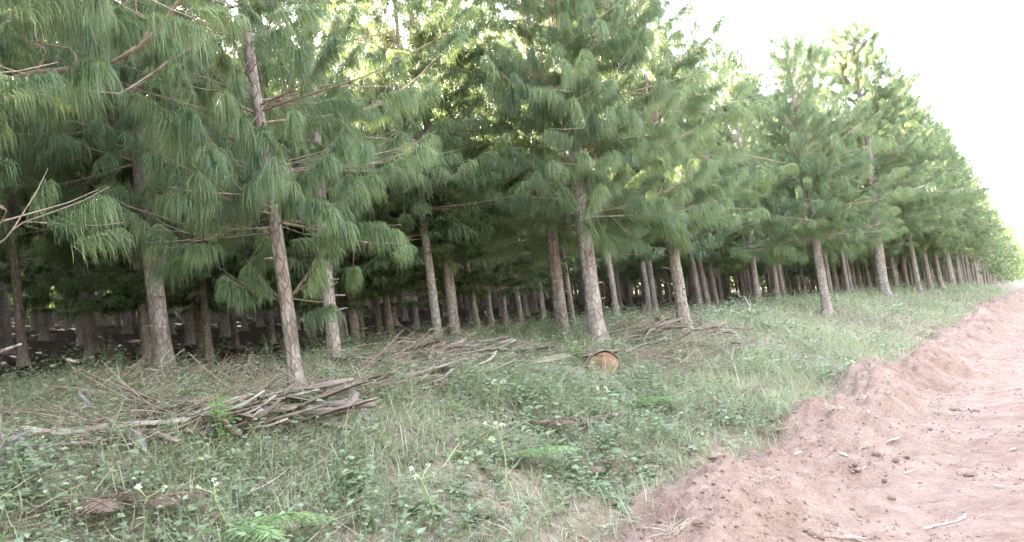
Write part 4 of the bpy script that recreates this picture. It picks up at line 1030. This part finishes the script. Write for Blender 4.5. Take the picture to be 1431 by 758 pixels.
for k, (u, v, lab) in enumerate(((1165, 572, 'pale straw tuft on the crest of the dirt bank'), (884, 728, 'flattened straw tuft at the near end of the dirt bank'), (1278, 492, 'pale grass tuft on the far bank beside the road'),
    (1352, 470, 'low grass tuft on the far right bank'), (1270, 478, 'straw tuft just above the pale grass tuft on the far bank'), (1060, 672, 'straw tuft on the slope of the bank'), (940, 745, 'dry straw tuft at the bottom edge of the bank'), (1090, 600, 'dry grass wisp hanging over the lip of the bank'))):
    p = ground_hit(u, v); q_ = np.random.default_rng(970 + k); n = 60; az_ = q_.random(n) * 6.28; L = q_.uniform(.06, .2, n); sp = p[1] / 7
    d = np.stack([np.cos(az_), np.sin(az_), q_.uniform(.05, .9, n)], 1); tt4 = np.linspace(0, 1, 4)
    P = q_.normal(size=(n, 1, 3)) * [.05, .05, 0] * sp ** .5 + d[:, None] * (L[:, None] * tt4)[..., None] - UP * (L[:, None] * .35 * tt4 ** 2)[..., None]
    mb = MB(); strips(mb, P, .0022 * max(1, sp) * np.tile([1, 1, .7, 0], (n, 1)), unit(q_.normal(size=(n, 3))), 0, q_.uniform(.5, 1, n))
    o = mb.obj('grass_tuft', [M['straw']]); o.location = p; tag(o, lab, 'grass tuft', 'straw tufts on the bank')
# ------------------------------------------------------------------ light, sky, camera
# SUN_EL, SUN_AZ above: azimuth from the view axis, negative = to the left
w = bpy.data.worlds.new('World'); SC.world = w; w.use_nodes = True
nt = w.node_tree; nt.nodes.clear()
sky = nt.nodes.new('ShaderNodeTexSky'); sky.sky_type = 'NISHITA'; sky.sun_disc = False
sky.sun_elevation = SUN_EL; sky.sun_rotation = SUN_AZ
sky.air_density = 1.2; sky.dust_density = 2.5; sky.ozone_density = 1.
bg = nt.nodes.new('ShaderNodeBackground'); bg.inputs[1].default_value = .15
ow = nt.nodes.new('ShaderNodeOutputWorld')
hs = nt.nodes.new('ShaderNodeHueSaturation'); hs.inputs['Saturation'].default_value = .6
nt.links.new(sky.outputs[0], hs.inputs['Color']); nt.links.new(hs.outputs[0], bg.inputs[0]); nt.links.new(bg.outputs[0], ow.inputs[0])
ld = bpy.data.lights.new('sun', 'SUN'); ld.energy = 5.0; ld.angle = math.radians(.53); ld.color = (1., .93, .82)
lo = bpy.data.objects.new('sun', ld); COL.objects.link(lo); lo.location = (0, 0, 40)
from mathutils import Vector, Matrix
sd = Vector((math.sin(SUN_AZ) * math.cos(SUN_EL), math.cos(SUN_AZ) * math.cos(SUN_EL), math.sin(SUN_EL)))
lo.rotation_euler = sd.to_track_quat('Z', 'Y').to_euler()

cd = bpy.data.cameras.new('camera'); cam = bpy.data.objects.new('camera', cd); COL.objects.link(cam)
cd.sensor_width = 36.; cd.lens = 36. * FPX / 1431.; cd.clip_start = .05; cd.clip_end = 2000.
cam.location = (0, 0, EYE)
cam.matrix_world = Matrix.Translation((0, 0, EYE)) @ Matrix.Rotation(PI / 2 + PITCH, 4, 'X') @ Matrix.Rotation(ROLL, 4, 'Z')
SC.camera = cam
SC.view_settings.view_transform = 'Standard'; SC.view_settings.look = 'None'
SC.view_settings.gamma = 1.; SC.view_settings.exposure = 4.4; SC.view_settings.use_curve_mapping = False
cy = SC.cycles
cy.max_bounces = 4; cy.diffuse_bounces = 2; cy.transmission_bounces = 2; cy.glossy_bounces = 2
cy.sample_clamp_indirect = 6.
